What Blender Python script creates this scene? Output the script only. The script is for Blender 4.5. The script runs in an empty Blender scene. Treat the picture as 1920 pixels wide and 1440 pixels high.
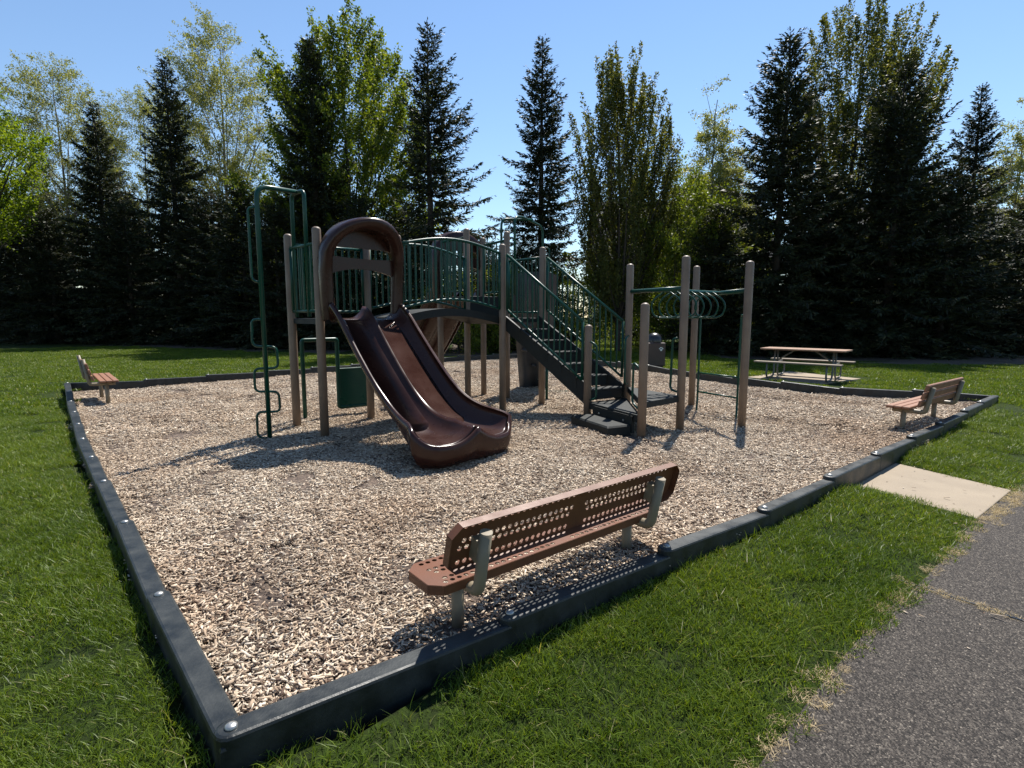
import bpy, math, random
import numpy as np
from mathutils import Vector, Matrix
random.seed(7)
RNG = np.random.default_rng(11)
SC = bpy.context.scene
COL = SC.collection
R = math.radians

# ------------------------------------------------------------------ camera
cam = bpy.data.cameras.new('camera'); camo = bpy.data.objects.new('camera', cam); COL.objects.link(camo)
camo.location = (0, 0, 1.606); camo.rotation_euler = (math.pi/2 - 0.1238, 0, 0.0)
cam.sensor_width = 36; cam.lens = 1019.57/1920*36; cam.clip_start = 0.05; cam.clip_end = 2000
SC.camera = camo

# ------------------------------------------------------------------ sky and sun
SUN_EL, SUN_AZ = R(58.5), R(23.5)          # azimuth from +Y towards +X
w = bpy.data.worlds.new('World'); SC.world = w; w.use_nodes = True
nt = w.node_tree; bg = nt.nodes['Background']
sky = nt.nodes.new('ShaderNodeTexSky'); sky.sky_type = 'NISHITA'; sky.sun_disc = False
sky.sun_elevation = SUN_EL; sky.sun_rotation = SUN_AZ
sky.altitude = 300; sky.air_density = 1.25; sky.dust_density = 0.0; sky.ozone_density = 4.6
nt.links.new(sky.outputs[0], bg.inputs[0]); bg.inputs[1].default_value = 0.090
sl = bpy.data.lights.new('sun', 'SUN'); sl.energy = 5.0; sl.angle = R(0.53); sl.color = (1.0, 0.955, 0.88)
so = bpy.data.objects.new('sun', sl); COL.objects.link(so)
sd = Vector((math.sin(SUN_AZ)*math.cos(SUN_EL), math.cos(SUN_AZ)*math.cos(SUN_EL), math.sin(SUN_EL)))
so.rotation_euler = sd.to_track_quat('Z', 'Y').to_euler(); so.location = sd*40
SC.view_settings.view_transform = 'Standard'; SC.view_settings.look = 'None'
SC.view_settings.exposure = 0.85; SC.view_settings.gamma = 1.0; SC.view_settings.use_curve_mapping = False

# ------------------------------------------------------------------ materials
M = {}
def newmat(name):
    m = bpy.data.materials.new(name); m.use_nodes = True
    n = m.node_tree.nodes; p = n['Principled BSDF']; M[name] = m
    return m, n, m.node_tree.links, p
def mixcol(n, l, fac, a, b, mode='MIX'):
    x = n.new('ShaderNodeMix'); x.data_type = 'RGBA'; x.blend_type = mode
    for s, v in ((0, fac), (6, a), (7, b)):
        if hasattr(v, 'links'): l.new(v, x.inputs[s])
        else: x.inputs[s].default_value = v if s == 0 else (*v, 1) if len(v) == 3 else v
    return x.outputs[2]
def ramp(n, l, src, stops):
    r = n.new('ShaderNodeValToRGB'); l.new(src, r.inputs[0])
    e = r.color_ramp.elements
    while len(e) < len(stops): e.new(0.5)
    for k, (p, c) in enumerate(stops):
        e[k].position = p; e[k].color = (*c, 1) if len(c) == 3 else c
    return r.outputs[0]
def noise(n, l, scale, detail=4, rough=0.55, vec=None):
    t = n.new('ShaderNodeTexNoise'); t.inputs['Scale'].default_value = scale
    t.inputs['Detail'].default_value = detail; t.inputs['Roughness'].default_value = rough
    if vec is not None: l.new(vec, t.inputs['Vector'])
    return t.outputs['Fac']
def objco(n): return n.new('ShaderNodeTexCoord').outputs['Object']
def bump(n, l, p, h, strength, dist):
    b = n.new('ShaderNodeBump'); b.inputs['Strength'].default_value = strength; b.inputs['Distance'].default_value = dist
    l.new(h, b.inputs['Height']); l.new(b.outputs[0], p.inputs['Normal'])
def paint(name, c1, c2=None, rough=0.45, scale=6, fine=90, bstr=0.15, bdist=0.002, rvar=0.12, spec=0.5):
    m, n, l, p = newmat(name); co = objco(n)
    c2 = c2 or tuple(v*0.72 for v in c1)
    f = noise(n, l, scale, 6, 0.6, co); g = noise(n, l, fine, 3, 0.6, co)
    l.new(mixcol(n, l, ramp(n, l, f, [(0.35, (0, 0, 0)), (0.68, (1, 1, 1))]), c1, c2), p.inputs['Base Color'])
    mr = n.new('ShaderNodeMapRange'); l.new(f, mr.inputs[0]); mr.inputs[1].default_value = .3; mr.inputs[2].default_value = .7
    mr.inputs[3].default_value = max(rough-rvar, .05); mr.inputs[4].default_value = rough+rvar; l.new(mr.outputs[0], p.inputs['Roughness'])
    p.inputs['Specular IOR Level'].default_value = spec
    bump(n, l, p, g, bstr, bdist)
    return m
paint('green_paint', (0.001, 0.050, 0.032), (0.001, 0.038, 0.025), 0.34, 4, spec=.32)
paint('post_tan', (0.200, 0.145, 0.103), (0.150, 0.107, 0.077), 0.5, 3, spec=.35)
paint('deck_coat', (0.008, 0.010, 0.0095), (0.018, 0.021, 0.020), 0.6, 9, 120, 0.5, 0.004, spec=.28)
paint('slide_plastic', (0.028, 0.0112, 0.0082), (0.042, 0.018, 0.013), 0.27, 3, 60, 0.06, 0.002, 0.08, .27)
paint('bench_coat', (0.150, 0.058, 0.027), (0.105, 0.040, 0.020), 0.5, 5, 140, 0.3, 0.002, spec=.35)
paint('bench_plank', (0.25, 0.115, 0.062), (0.19, 0.085, 0.046), 0.6, 7, 100, 0.3, 0.002)
paint('frame_khaki', (0.22, 0.178, 0.118), (0.17, 0.138, 0.092), 0.5, 4, spec=.35)
paint('timber_plastic', (0.009, 0.0115, 0.0125), (0.030, 0.034, 0.034), 0.47, 7, 70, 0.4, 0.003, 0.12, .36)
paint('steel', (0.42, 0.42, 0.40), (0.30, 0.29, 0.27), 0.4, 30)
M['steel'].node_tree.nodes['Principled BSDF'].inputs['Metallic'].default_value = 0.8
paint('galvanised', (0.13, 0.13, 0.12), (0.09, 0.09, 0.085), 0.5, 20)
paint('grey_plastic', (0.060, 0.065, 0.072), (0.040, 0.044, 0.050), 0.5, 4, spec=.3)
paint('can_brown', (0.055, 0.03, 0.024), (0.07, 0.04, 0.03), 0.5, 5)
paint('black_plastic', (0.012, 0.012, 0.013), None, 0.3, 5)
paint('white_print', (0.75, 0.75, 0.72), None, 0.5, 8)
paint('picnic_plank', (0.28, 0.155, 0.09), (0.21, 0.115, 0.07), 0.6, 8, 80, .3)
paint('picnic_seat', (0.19, 0.145, 0.10), (0.14, 0.107, 0.075), 0.6, 8, 80, .3)
paint('dandelion_yellow', (0.75, 0.55, 0.02), None, 0.7, 40)
paint('bark', (0.060, 0.047, 0.036), (0.030, 0.024, 0.019), 0.9, 14, 60, 0.8, 0.03)
paint('birch_bark', (0.30, 0.27, 0.23), (0.12, 0.10, 0.085), 0.8, 9, 40, 0.5, 0.01)
paint('roof_shingle', (0.105, 0.10, 0.098), (0.075, 0.072, 0.072), 0.9, 12, 50, 0.8, 0.02)
paint('trim_white', (0.55, 0.53, 0.48), None, 0.6, 6)
paint('straw_mat', (0.52, 0.40, 0.23), (0.36, 0.26, 0.14), 0.8, 12)
def m_siding():
    m, n, l, p = newmat('siding'); co = objco(n)
    wv = n.new('ShaderNodeTexWave'); wv.bands_direction = 'Z'; wv.wave_profile = 'SAW'; wv.inputs['Scale'].default_value = 2.6
    l.new(co, wv.inputs[0])
    l.new(mixcol(n, l, noise(n, l, 3, 4, .5, co), (0.30, 0.26, 0.17), (0.24, 0.205, 0.135)), p.inputs['Base Color'])
    p.inputs['Roughness'].default_value = .7; bump(n, l, p, wv.outputs['Fac'], 0.7, 0.03)
m_siding()
def m_glass():
    m, n, l, p = newmat('window_glass')
    p.inputs['Base Color'].default_value = (0.02, 0.025, 0.03, 1); p.inputs['Roughness'].default_value = 0.06
m_glass()
def m_soil():
    m, n, l, p = newmat('lawn_soil'); co = objco(n)
    a = noise(n, l, 0.9, 5, .6, co); b = noise(n, l, 22, 6, .7, co)
    c = mixcol(n, l, ramp(n, l, a, [(.35, (0, 0, 0)), (.7, (1, 1, 1))]), (0.030, 0.050, 0.008), (0.042, 0.066, 0.010))
    c = mixcol(n, l, ramp(n, l, b, [(.4, (0, 0, 0)), (.62, (1, 1, 1))]), (0.018, 0.026, 0.008), c)
    l.new(c, p.inputs['Base Color']); p.inputs['Roughness'].default_value = .95; p.inputs['Specular IOR Level'].default_value = .1
    bump(n, l, p, b, 0.9, 0.05)
m_soil()
def m_mulch_base():
    m, n, l, p = newmat('mulch_base'); co = objco(n)
    b = noise(n, l, 34, 6, .7, co)
    l.new(ramp(n, l, b, [(.35, (0.035, 0.024, 0.018)), (.55, (0.14, 0.10, 0.075)), (.7, (0.27, 0.20, 0.145))]), p.inputs['Base Color'])
    p.inputs['Roughness'].default_value = .95; bump(n, l, p, b, 1, 0.03)
m_mulch_base()
def attr(n, name):
    a = n.new('ShaderNodeAttribute'); a.attribute_name = name; return a.outputs['Fac']
def m_chip():
    m, n, l, p = newmat('wood_chip')
    t = attr(n, 'tint')
    c = ramp(n, l, t, [(0, (0.048, 0.031, 0.024)), (.14, (0.14, 0.096, 0.070)), (.3, (0.32, 0.235, 0.165)), (.55, (0.49, 0.385, 0.280)), (.8, (0.61, 0.510, 0.390)), (1, (0.68, 0.60, 0.49))])
    oi = n.new('ShaderNodeObjectInfo'); mr = n.new('ShaderNodeMapRange'); l.new(oi.outputs['Random'], mr.inputs[0])
    mr.inputs[3].default_value = .78; mr.inputs[4].default_value = 1.05
    big = noise(n, l, 0.55, 4, .6, n.new('ShaderNodeNewGeometry').outputs['Position'])
    c = mixcol(n, l, ramp(n, l, big, [(.34, (0.9, 0.9, 0.9)), (.6, (0, 0, 0))]), c, mixcol(n, l, 1.0, c, (0.80, 0.72, 0.66), 'MULTIPLY'))
    x = n.new('ShaderNodeMix'); x.data_type = 'RGBA'; x.blend_type = 'MULTIPLY'; x.inputs[0].default_value = 1
    l.new(c, x.inputs[6]); l.new(mr.outputs[0], x.inputs[7])
    l.new(x.outputs[2], p.inputs['Base Color']); p.inputs['Roughness'].default_value = .85; p.inputs['Specular IOR Level'].default_value = .2
m_chip()
def m_leaf(name, stops, trans=0.45, spec=.3, rough=.5, world_var=None):
    m, n, l, p = newmat(name)
    t = attr(n, 'tint'); c = ramp(n, l, t, stops)
    if world_var:
        big = noise(n, l, world_var[0], 4, .6, n.new('ShaderNodeNewGeometry').outputs['Position'])
        c = mixcol(n, l, ramp(n, l, big, [(.38, (1, 1, 1)), (.62, (0, 0, 0))]), c, mixcol(n, l, 1.0, c, world_var[1], 'MULTIPLY'))
    l.new(c, p.inputs['Base Color']); p.inputs['Roughness'].default_value = rough; p.inputs['Specular IOR Level'].default_value = spec
    tr = n.new('ShaderNodeBsdfTranslucent')
    l.new(mixcol(n, l, 1.0, c, (1.35, 1.25, 0.5), 'MULTIPLY'), tr.inputs[0])
    mx = n.new('ShaderNodeMixShader'); mx.inputs[0].default_value = trans
    l.new(p.outputs[0], mx.inputs[1]); l.new(tr.outputs[0], mx.inputs[2])
    l.new(mx.outputs[0], n['Material Output'].inputs[0])
m_leaf('grass_blade', [(0, (0.045, 0.078, 0.007)), (.5, (0.105, 0.160, 0.012)), (.9, (0.185, 0.235, 0.028)), (1, (0.28, 0.25, 0.11))], .40, .25, .45, (1.1, (0.66, 0.74, 0.62)))
m_leaf('straw_blade', [(0, (0.30, 0.21, 0.11)), (1, (0.62, 0.50, 0.30))], .2, .2, .7)
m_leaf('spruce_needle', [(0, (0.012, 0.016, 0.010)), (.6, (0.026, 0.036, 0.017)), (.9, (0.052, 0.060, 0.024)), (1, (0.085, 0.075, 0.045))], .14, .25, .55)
m_leaf('maple_leaf', [(0, (0.055, 0.090, 0.012)), (.6, (0.115, 0.160, 0.020)), (1, (0.22, 0.235, 0.03))], .52)
m_leaf('birch_leaf', [(0, (0.13, 0.155, 0.055)), (.6, (0.22, 0.24, 0.095)), (1, (0.33, 0.33, 0.15))], .48)
m_leaf('lime_leaf', [(0, (0.09, 0.15, 0.012)), (.6, (0.15, 0.22, 0.016)), (1, (0.23, 0.28, 0.03))], .55)
m_leaf('olive_leaf', [(0, (0.055, 0.070, 0.018)), (.6, (0.105, 0.120, 0.032)), (1, (0.17, 0.155, 0.055))], .5)
def m_asphalt():
    m, n, l, p = newmat('asphalt'); co = objco(n)
    v = n.new('ShaderNodeTexVoronoi'); v.inputs['Scale'].default_value = 165; l.new(co, v.inputs['Vector'])
    v2 = n.new('ShaderNodeTexVoronoi'); v2.inputs['Scale'].default_value = 62; l.new(co, v2.inputs['Vector'])
    v3 = n.new('ShaderNodeTexVoronoi'); v3.inputs['Scale'].default_value = 24; l.new(co, v3.inputs['Vector'])
    big = noise(n, l, 1.1, 6, .65, co); fine = noise(n, l, 240, 4, .7, co); med = noise(n, l, 7, 5, .65, co)
    base = mixcol(n, l, ramp(n, l, big, [(.3, (0, 0, 0)), (.7, (1, 1, 1))]), (0.044, 0.036, 0.030), (0.072, 0.060, 0.050))
    base = mixcol(n, l, ramp(n, l, med, [(.35, (.6, .6, .6)), (.6, (0, 0, 0))]), base, (0.030, 0.026, 0.024))
    stone = ramp(n, l, v.outputs['Color'], [(.15, (0.008, 0.007, 0.006)), (.4, (0.034, 0.028, 0.024)), (.65, (0.080, 0.067, 0.056)), (.85, (0.17, 0.145, 0.118)), (.97, (0.34, 0.29, 0.23))])
    c = mixcol(n, l, 0.80, base, stone)
    for vv, th, col in ((v2, .86, (0.27, 0.235, 0.19)), (v3, .95, (0.42, 0.38, 0.31))):
        hi = ramp(n, l, vv.outputs['Color'], [(th, (0, 0, 0)), (th+.02, (1, 1, 1))]); near = ramp(n, l, vv.outputs['Distance'], [(.20, (1, 1, 1)), (.30, (0, 0, 0))])
        c = mixcol(n, l, mixcol(n, l, 1.0, hi, near, 'MULTIPLY'), c, col)
    l.new(c, p.inputs['Base Color']); p.inputs['Roughness'].default_value = .85; p.inputs['Specular IOR Level'].default_value = .3
    d = n.new('ShaderNodeMath'); d.operation = 'SUBTRACT'; l.new(fine, d.inputs[0]); l.new(v.outputs['Distance'], d.inputs[1])
    bump(n, l, p, d.outputs[0], 1.0, 0.006)
m_asphalt()
def m_concrete():
    m, n, l, p = newmat('concrete'); co = objco(n)
    a = noise(n, l, 2.2, 6, .65, co); b = noise(n, l, 130, 4, .7, co); v = noise(n, l, 19, 5, .7, co)
    c = mixcol(n, l, ramp(n, l, a, [(.3, (0, 0, 0)), (.7, (1, 1, 1))]), (0.285, 0.228, 0.160), (0.225, 0.178, 0.125))
    c = mixcol(n, l, ramp(n, l, v, [(.66, (0, 0, 0)), (.74, (.7, .7, .7))]), c, (0.15, 0.118, 0.082))
    c = mixcol(n, l, ramp(n, l, b, [(.3, (.5, .5, .5)), (.5, (0, 0, 0))]), c, (0.18, 0.143, 0.103))
    l.new(c, p.inputs['Base Color']); p.inputs['Roughness'].default_value = .85; bump(n, l, p, b, .6, .004)
m_concrete()
def m_litter():
    m, n, l, p = newmat('forest_litter'); co = objco(n)
    b = noise(n, l, 5, 8, .75, co)
    l.new(ramp(n, l, b, [(.3, (0.02, 0.014, 0.009)), (.55, (0.07, 0.05, 0.033)), (.75, (0.20, 0.155, 0.11))]), p.inputs['Base Color'])
    p.inputs['Roughness'].default_value = .95; bump(n, l, p, b, 1, .05)
m_litter()

# ------------------------------------------------------------------ object helpers
def tag(o, label, cat, group=None, kind=None):
    o['label'] = label; o['category'] = cat
    if group: o['group'] = group
    if kind: o['kind'] = kind
    return o
def empty(name, loc, rz=0.0):
    o = bpy.data.objects.new(name, None); o.empty_display_size = .1; COL.objects.link(o)
    o.location = loc; o.rotation_euler = (0, 0, rz); return o
def np_mesh(name, V, tris=None, quads=None, smooth=False, tint=None):
    """V (n,3); tris (m,3); quads (k,4): fast mesh"""
    V = np.asarray(V, np.float32)
    loops = []; starts = []; tot = 0
    if quads is not None and len(quads):
        q = np.asarray(quads, np.int32); loops.append(q.ravel()); starts.append(np.arange(len(q))*4); tot = len(q)*4
    if tris is not None and len(tris):
        t = np.asarray(tris, np.int32); loops.append(t.ravel()); starts.append(tot+np.arange(len(t))*3)
    L = np.concatenate(loops); S = np.concatenate(starts).astype(np.int32)
    me = bpy.data.meshes.new(name)
    me.vertices.add(len(V)); me.vertices.foreach_set('co', V.ravel())
    me.loops.add(len(L)); me.loops.foreach_set('vertex_index', L.astype(np.int32))
    me.polygons.add(len(S)); me.polygons.foreach_set('loop_start', S)
    me.update(calc_edges=True)
    if smooth: me.polygons.foreach_set('use_smooth', np.ones(len(S), bool))
    if tint is not None:
        a = me.attributes.new('tint', 'FLOAT', 'FACE'); a.data.foreach_set('value', np.asarray(tint, np.float32))
    me.validate()
    return me
def add_obj(name, me, mat, parent=None):
    o = bpy.data.objects.new(name, me); COL.objects.link(o)
    if mat: me.materials.clear(); me.materials.append(M[mat] if isinstance(mat, str) else mat)
    if parent: o.parent = parent
    return o
def fillet(pts, rad, n=6):
    P = [Vector(p) for p in pts]; out = [P[0]]
    for i in range(1, len(P)-1):
        a, b, c = P[i-1], P[i], P[i+1]
        d1 = (a-b); d2 = (c-b); r = min(rad, d1.length*.49, d2.length*.49)
        p1 = b+d1.normalized()*r; p2 = b+d2.normalized()*r
        for k in range(n+1):
            t = k/n; out.append(p1*(1-t)**2+b*2*t*(1-t)+p2*t*t)
    out.append(P[-1]); return out
class MB:
    def __init__(s, off=(0, 0, 0)): s.v = []; s.f = []; s.sm = []; s.off = Vector(off)
    def vert(s, p): s.v.append(Vector(p)-s.off); return len(s.v)-1
    def face(s, ids, smooth=False): s.f.append(tuple(ids)); s.sm.append(smooth)
    def box(s, c, size, rz=0, bev=0.0, rot=None):
        x, y, z = size[0]/2, size[1]/2, size[2]/2
        m = rot or Matrix.Rotation(rz, 3, 'Z'); c = Vector(c)
        if bev <= 0:
            ids = [s.vert(c+m@Vector((a*x, b*y, d*z))) for d in (-1, 1) for a, b in ((-1, -1), (1, -1), (1, 1), (-1, 1))]
            for q in ((3, 2, 1, 0), (4, 5, 6, 7), (0, 1, 5, 4), (1, 2, 6, 5), (2, 3, 7, 6), (3, 0, 4, 7)): s.face([ids[k] for k in q])
            return
        b_ = min(bev, x*.9, y*.9, z*.9)
        rings = []
        for zz, ins in ((-z, b_), (-z+b_, 0), (z-b_, 0), (z, b_)):
            xa, ya = x-ins, y-ins; k = b_*.6
            ring = [(-xa+k, -ya), (xa-k, -ya), (xa, -ya+k), (xa, ya-k), (xa-k, ya), (-xa+k, ya), (-xa, ya-k), (-xa, -ya+k)]
            rings.append([s.vert(c+m@Vector((p[0], p[1], zz))) for p in ring])
        s.face(rings[0][::-1]); s.face(rings[-1])
        for a, b in zip(rings, rings[1:]):
            for i in range(8): s.face([a[i], a[(i+1) % 8], b[(i+1) % 8], b[i]])
    def prism(s, poly, z0, z1, bev=0.0):
        """poly ccw list of (x,y); z may be callables"""
        n = len(poly); cx = sum(p[0] for p in poly)/n; cy = sum(p[1] for p in poly)/n
        f0 = z0 if callable(z0) else (lambda x, y: z0); f1 = z1 if callable(z1) else (lambda x, y: z1)
        def ring(ins, zf, dz):
            out = []
            for i, p in enumerate(poly):
                a = Vector(poly[i-1][:2]); b = Vector(p[:2]); c = Vector(poly[(i+1) % n][:2])
                d1 = (b-a).normalized(); d2 = (c-b).normalized()
                n1 = Vector((-d1.y, d1.x)); n2 = Vector((-d2.y, d2.x)); nn = (n1+n2)
                nn = nn/max(.3, nn.length*nn.length/2) if nn.length > 1e-6 else n1
                q = b+nn*ins; out.append(s.vert((q.x, q.y, zf(b.x, b.y)+dz)))
            return out
        rs = [ring(0, f0, 0)]
        if bev > 0: rs += [ring(0, f1, -bev), ring(bev*.3, f1, -bev*.3), ring(bev, f1, 0)]
        else: rs += [ring(0, f1, 0)]
        s.face(rs[0][::-1]); s.face(rs[-1])
        for a, b in zip(rs, rs[1:]):
            for i in range(n): s.face([a[i], a[(i+1) % n], b[(i+1) % n], b[i]])
    def tube(s, pts, r, n=10, caps=True, dome=False):
        P = [Vector(p) for p in pts]; rr = r if isinstance(r, (list, tuple)) else [r]*len(P)
        if dome:
            d = (P[-1]-P[-2]).normalized(); r0 = rr[-1]; base = P[-1]
            P = P[:-1]; rr = list(rr[:-1])
            for k in range(5):
                a = k/4*math.pi/2; P.append(base-d*r0*.7*(1-math.sin(a))); rr.append(max(r0*math.cos(a), .002))
        t = (P[1]-P[0]).normalized(); up = Vector((0, 0, 1)) if abs(t.z) < .9 else Vector((1, 0, 0))
        nrm = t.cross(up).normalized(); rings = []
        for i, p in enumerate(P):
            if i == 0: tt = (P[1]-P[0])
            elif i == len(P)-1: tt = (P[-1]-P[-2])
            else: tt = (P[i+1]-P[i]).normalized()+(P[i]-P[i-1]).normalized()
            tt = tt.normalized() if tt.length > 1e-9 else t
            nrm = (nrm-tt*nrm.dot(tt)).normalized(); bi = tt.cross(nrm)
            rings.append([s.vert(p+(nrm*math.cos(a)+bi*math.sin(a))*rr[i]) for a in (2*math.pi*k/n for k in range(n))])
        for a, b in zip(rings, rings[1:]):
            for i in range(n): s.face([a[i], a[(i+1) % n], b[(i+1) % n], b[i]], True)
        if caps: s.face(rings[0][::-1]); s.face(rings[-1])
    def ring(s, c, rad, r, nu=20, nv=6, ax=None, ay=None):
        c = Vector(c); ax = Vector(ax or (1, 0, 0)); ay = Vector(ay or (0, 1, 0)); az = ax.cross(ay)
        ids = []
        for i in range(nu):
            a = 2*math.pi*i/nu; d = ax*math.cos(a)+ay*math.sin(a)
            dn = d.normalized()
            ids.append([s.vert(c+d*rad+(dn*math.cos(b)+az*math.sin(b))*r) for b in (2*math.pi*k/nv for k in range(nv))])
        for i in range(nu):
            for k in range(nv): s.face([ids[i][k], ids[(i+1) % nu][k], ids[(i+1) % nu][(k+1) % nv], ids[i][(k+1) % nv]], True)
    def grid(s, pts, smooth=True, flip=False):
        ids = [[s.vert(p) for p in row] for row in pts]
        for a, b in zip(ids, ids[1:]):
            for i in range(len(a)-1):
                q = [a[i], a[i+1], b[i+1], b[i]]; s.face(q[::-1] if flip else q, smooth)
        return ids
    def build(s, name, mat, parent=None):
        me = bpy.data.meshes.new(name); me.from_pydata([tuple(v) for v in s.v], [], s.f); me.update()
        me.polygons.foreach_set('use_smooth', s.sm)
        return add_obj(name, me, mat, parent)

def catmull(xs, ys, x):
    """smooth monotone-ish interpolation"""
    xs = np.array(xs); ys = np.array(ys); m = np.gradient(ys, xs)
    i = int(np.clip(np.searchsorted(xs, x)-1, 0, len(xs)-2)); h = xs[i+1]-xs[i]; t = (x-xs[i])/h
    return ((2*t**3-3*t**2+1)*ys[i]+(t**3-2*t**2+t)*h*m[i]+(-2*t**3+3*t**2)*ys[i+1]+(t**3-t**2)*h*m[i+1])
def in_poly(pts, poly):
    x, y = pts[:, 0], pts[:, 1]; res = np.zeros(len(pts), bool); n = len(poly); j = n-1
    for i in range(n):
        xi, yi = poly[i]; xj, yj = poly[j]
        c = ((yi > y) != (yj > y)) & (x < (xj-xi)*(y-yi)/((yj-yi) or 1e-9)+xi); res ^= c; j = i
    return res
def dist_line(pts, line):
    d = np.full(len(pts), 1e9)
    for a, b in zip(line, line[1:]):
        a = np.array(a[:2], float); b = np.array(b[:2], float); ab = b-a; L = (ab**2).sum()
        t = np.clip(((pts[:, :2]-a)@ab)/L, 0, 1); q = a+t[:, None]*ab
        d = np.minimum(d, np.hypot(*(pts[:, :2]-q).T))
    return d
def expand(poly, d):
    n = len(poly); out = []
    area = sum(poly[i][0]*poly[(i+1) % n][1]-poly[(i+1) % n][0]*poly[i][1] for i in range(n)); sgn = 1 if area > 0 else -1
    for i in range(n):
        a = Vector(poly[i-1]); b = Vector(poly[i]); c = Vector(poly[(i+1) % n])
        d1 = (b-a).normalized(); d2 = (c-b).normalized()
        nn = Vector((d1.y, -d1.x))+Vector((d2.y, -d2.x)); nn = nn/max(.4, nn.length_squared/2)
        q = b+nn*d*sgn; out.append((q.x, q.y))
    return out

# ------------------------------------------------------------------ layout lines (metres, camera foot at the origin)
JA = [(-.96, 1.70), (-1.78, 2.59), (-2.63, 3.55), (-3.46, 4.47), (-4.21, 5.31), (-4.91, 6.09), (-5.64, 6.95), (-6.41, 7.85), (-7.26, 8.84), (-8.32, 10.12), (-9.41, 11.42)]
JB = [(-.96, 1.70), (-.01, 2.41), (.94, 3.16), (1.85, 3.84), (2.81, 4.67), (3.76, 5.48), (4.70, 6.27), (5.65, 7.06), (6.79, 8.05), (7.76, 8.90), (8.73, 9.73)]
JC = [(-9.41, 11.42), (-8.16, 12.05), (-7.30, 12.98), (-6.34, 13.99), (-5.52, 14.95), (-4.70, 15.92), (-3.76, 17.02), (-2.82, 18.12), (-1.89, 19.22), (-.70, 20.2), (.45, 20.75)]
JD = [(8.73, 9.73), (7.74, 10.35), (6.56, 10.70), (5.84, 11.62), (5.20, 12.6), (4.67, 13.54), (4.30, 14.6), (3.95, 15.7), (3.3, 16.75), (2.55, 17.75), (1.75, 18.75), (1.05, 19.8), (.45, 20.75)]
MULCH = JB + JD[1:] + JC[::-1][1:] + JA[::-1][1:-1]
SLAB = [(3.16, 5.07), (3.68, 4.14), (4.59, 4.84), (4.17, 5.80)]
PATH_EDGE = [(-3.2, -2.2), (-.55, .36), (.30, 1.22), (.89, 1.77), (1.50, 2.33), (1.95, 2.73), (2.44, 3.09), (3.0, 3.55), (3.57, 4.06), (4.05, 4.43), (4.55, 4.77), (6.2, 6.1), (12.0, 10.9), (24, 20.6)]
PATH = PATH_EDGE + [(25.8, 18.2), (12.4, 7.4), (2.4, -.9), (-.8, -4.0)]
PAD = [(6.17, 14.22), (7.30, 12.80), (8.95, 13.85), (8.05, 15.75)]

# ------------------------------------------------------------------ ground
def sheet(name, poly, z, mat, label, cat):
    m = MB(); m.face([m.vert((x, y, z)) for x, y in poly]); o = m.build(name, mat); tag(o, label, cat, kind='structure'); return o
SLABX = expand(SLAB, .02)
def lawn_z(x, y):
    p = np.column_stack([np.ravel(x), np.ravel(y)]); d = np.minimum(dist_line(p, JA), dist_line(p, JB))
    k = np.clip(np.minimum(dist_line(p, SLAB+SLAB[:1]), dist_line(p, PATH_EDGE))/.35, 0, 1); k[in_poly(p, SLAB) | in_poly(p, PATH)] = 0
    z = .075*np.exp(-(d/.55)**2)*k
    z += .012*np.sin(p[:, 0]*1.9+np.sin(p[:, 1]*1.3))*np.sin(p[:, 1]*2.2)*k
    z[in_poly(p, expand(MULCH, -.02))] = -.12
    return z
xs_ = np.concatenate([[-700, -300, -120, -60, -30, -18], np.arange(-12, 12.01, .2), [18, 30, 60, 120, 300, 700]]); ys_ = np.concatenate([[-300, -60, -15, -4], np.arange(0, 22.01, .2), [28, 36, 46, 60, 100, 200, 800]])
X_, Y_ = np.meshgrid(xs_, ys_); Z_ = lawn_z(X_, Y_)
ii = np.arange(len(ys_)-1)[:, None]*len(xs_)+np.arange(len(xs_)-1)[None]; ii = ii.ravel()
me = np_mesh('lawn', np.column_stack([X_.ravel(), Y_.ravel(), Z_]), quads=np.column_stack([ii, ii+1, ii+1+len(xs_), ii+len(xs_)]), smooth=True)
tag(add_obj('lawn', me, 'lawn_soil'), 'ground of the green lawn all round the playground', 'lawn', kind='structure')
LITTER = [(-60, 34), (-40, 34.5), (-30, 32.5), (-21, 29.3), (-15, 26.2), (-10, 24.0), (-6, 21.9), (0, 21.6), (2.2, 22.5), (3.0, 24), (2.6, 30), (-10, 38), (-35, 44), (-60, 46)]
LITTER2 = [(8.0, 20.2), (11, 18.6), (15, 17.9), (20, 18.4), (30, 20), (50, 24), (55, 30), (30, 28), (9, 27)]
sheet('tree_litter_ground', LITTER, .006, 'forest_litter', 'brown needle litter ground under the trees behind the slide tower', 'ground')
sheet('tree_litter_ground', LITTER2, .006, 'forest_litter', 'brown needle litter ground under the spruces behind the picnic table', 'ground')
def mulch_z(x, y):
    x = np.asarray(x, float); y = np.asarray(y, float); t = np.clip((np.hypot(x, y)-8.8)/4.5, 0, 1); t = t*t*(3-2*t)
    return .112-.085*t+.012*np.sin(x*1.7+.6*np.sin(y*1.1))+.010*np.sin(y*2.1+x*.7)+.006*np.sin(x*4.3-y*3.1)
import bmesh
bm = bmesh.new(); bm.faces.new([bm.verts.new((x, y, 0)) for x, y in MULCH])
for ax_, lo_, hi_ in ((0, -9.5, 9), (1, 1.5, 21)):
    for c_ in np.arange(lo_, hi_, .45):
        co = [0, 0, 0]; co[ax_] = c_; no = [0, 0, 0]; no[ax_] = 1
        bmesh.ops.bisect_plane(bm, geom=bm.verts[:]+bm.edges[:]+bm.faces[:], plane_co=co, plane_no=no)
for v_ in bm.verts: v_.co.z = float(mulch_z(v_.co.x, v_.co.y))-.022
me = bpy.data.meshes.new('mulch_bed'); bm.normal_update(); bm.to_mesh(me); bm.free()
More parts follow.
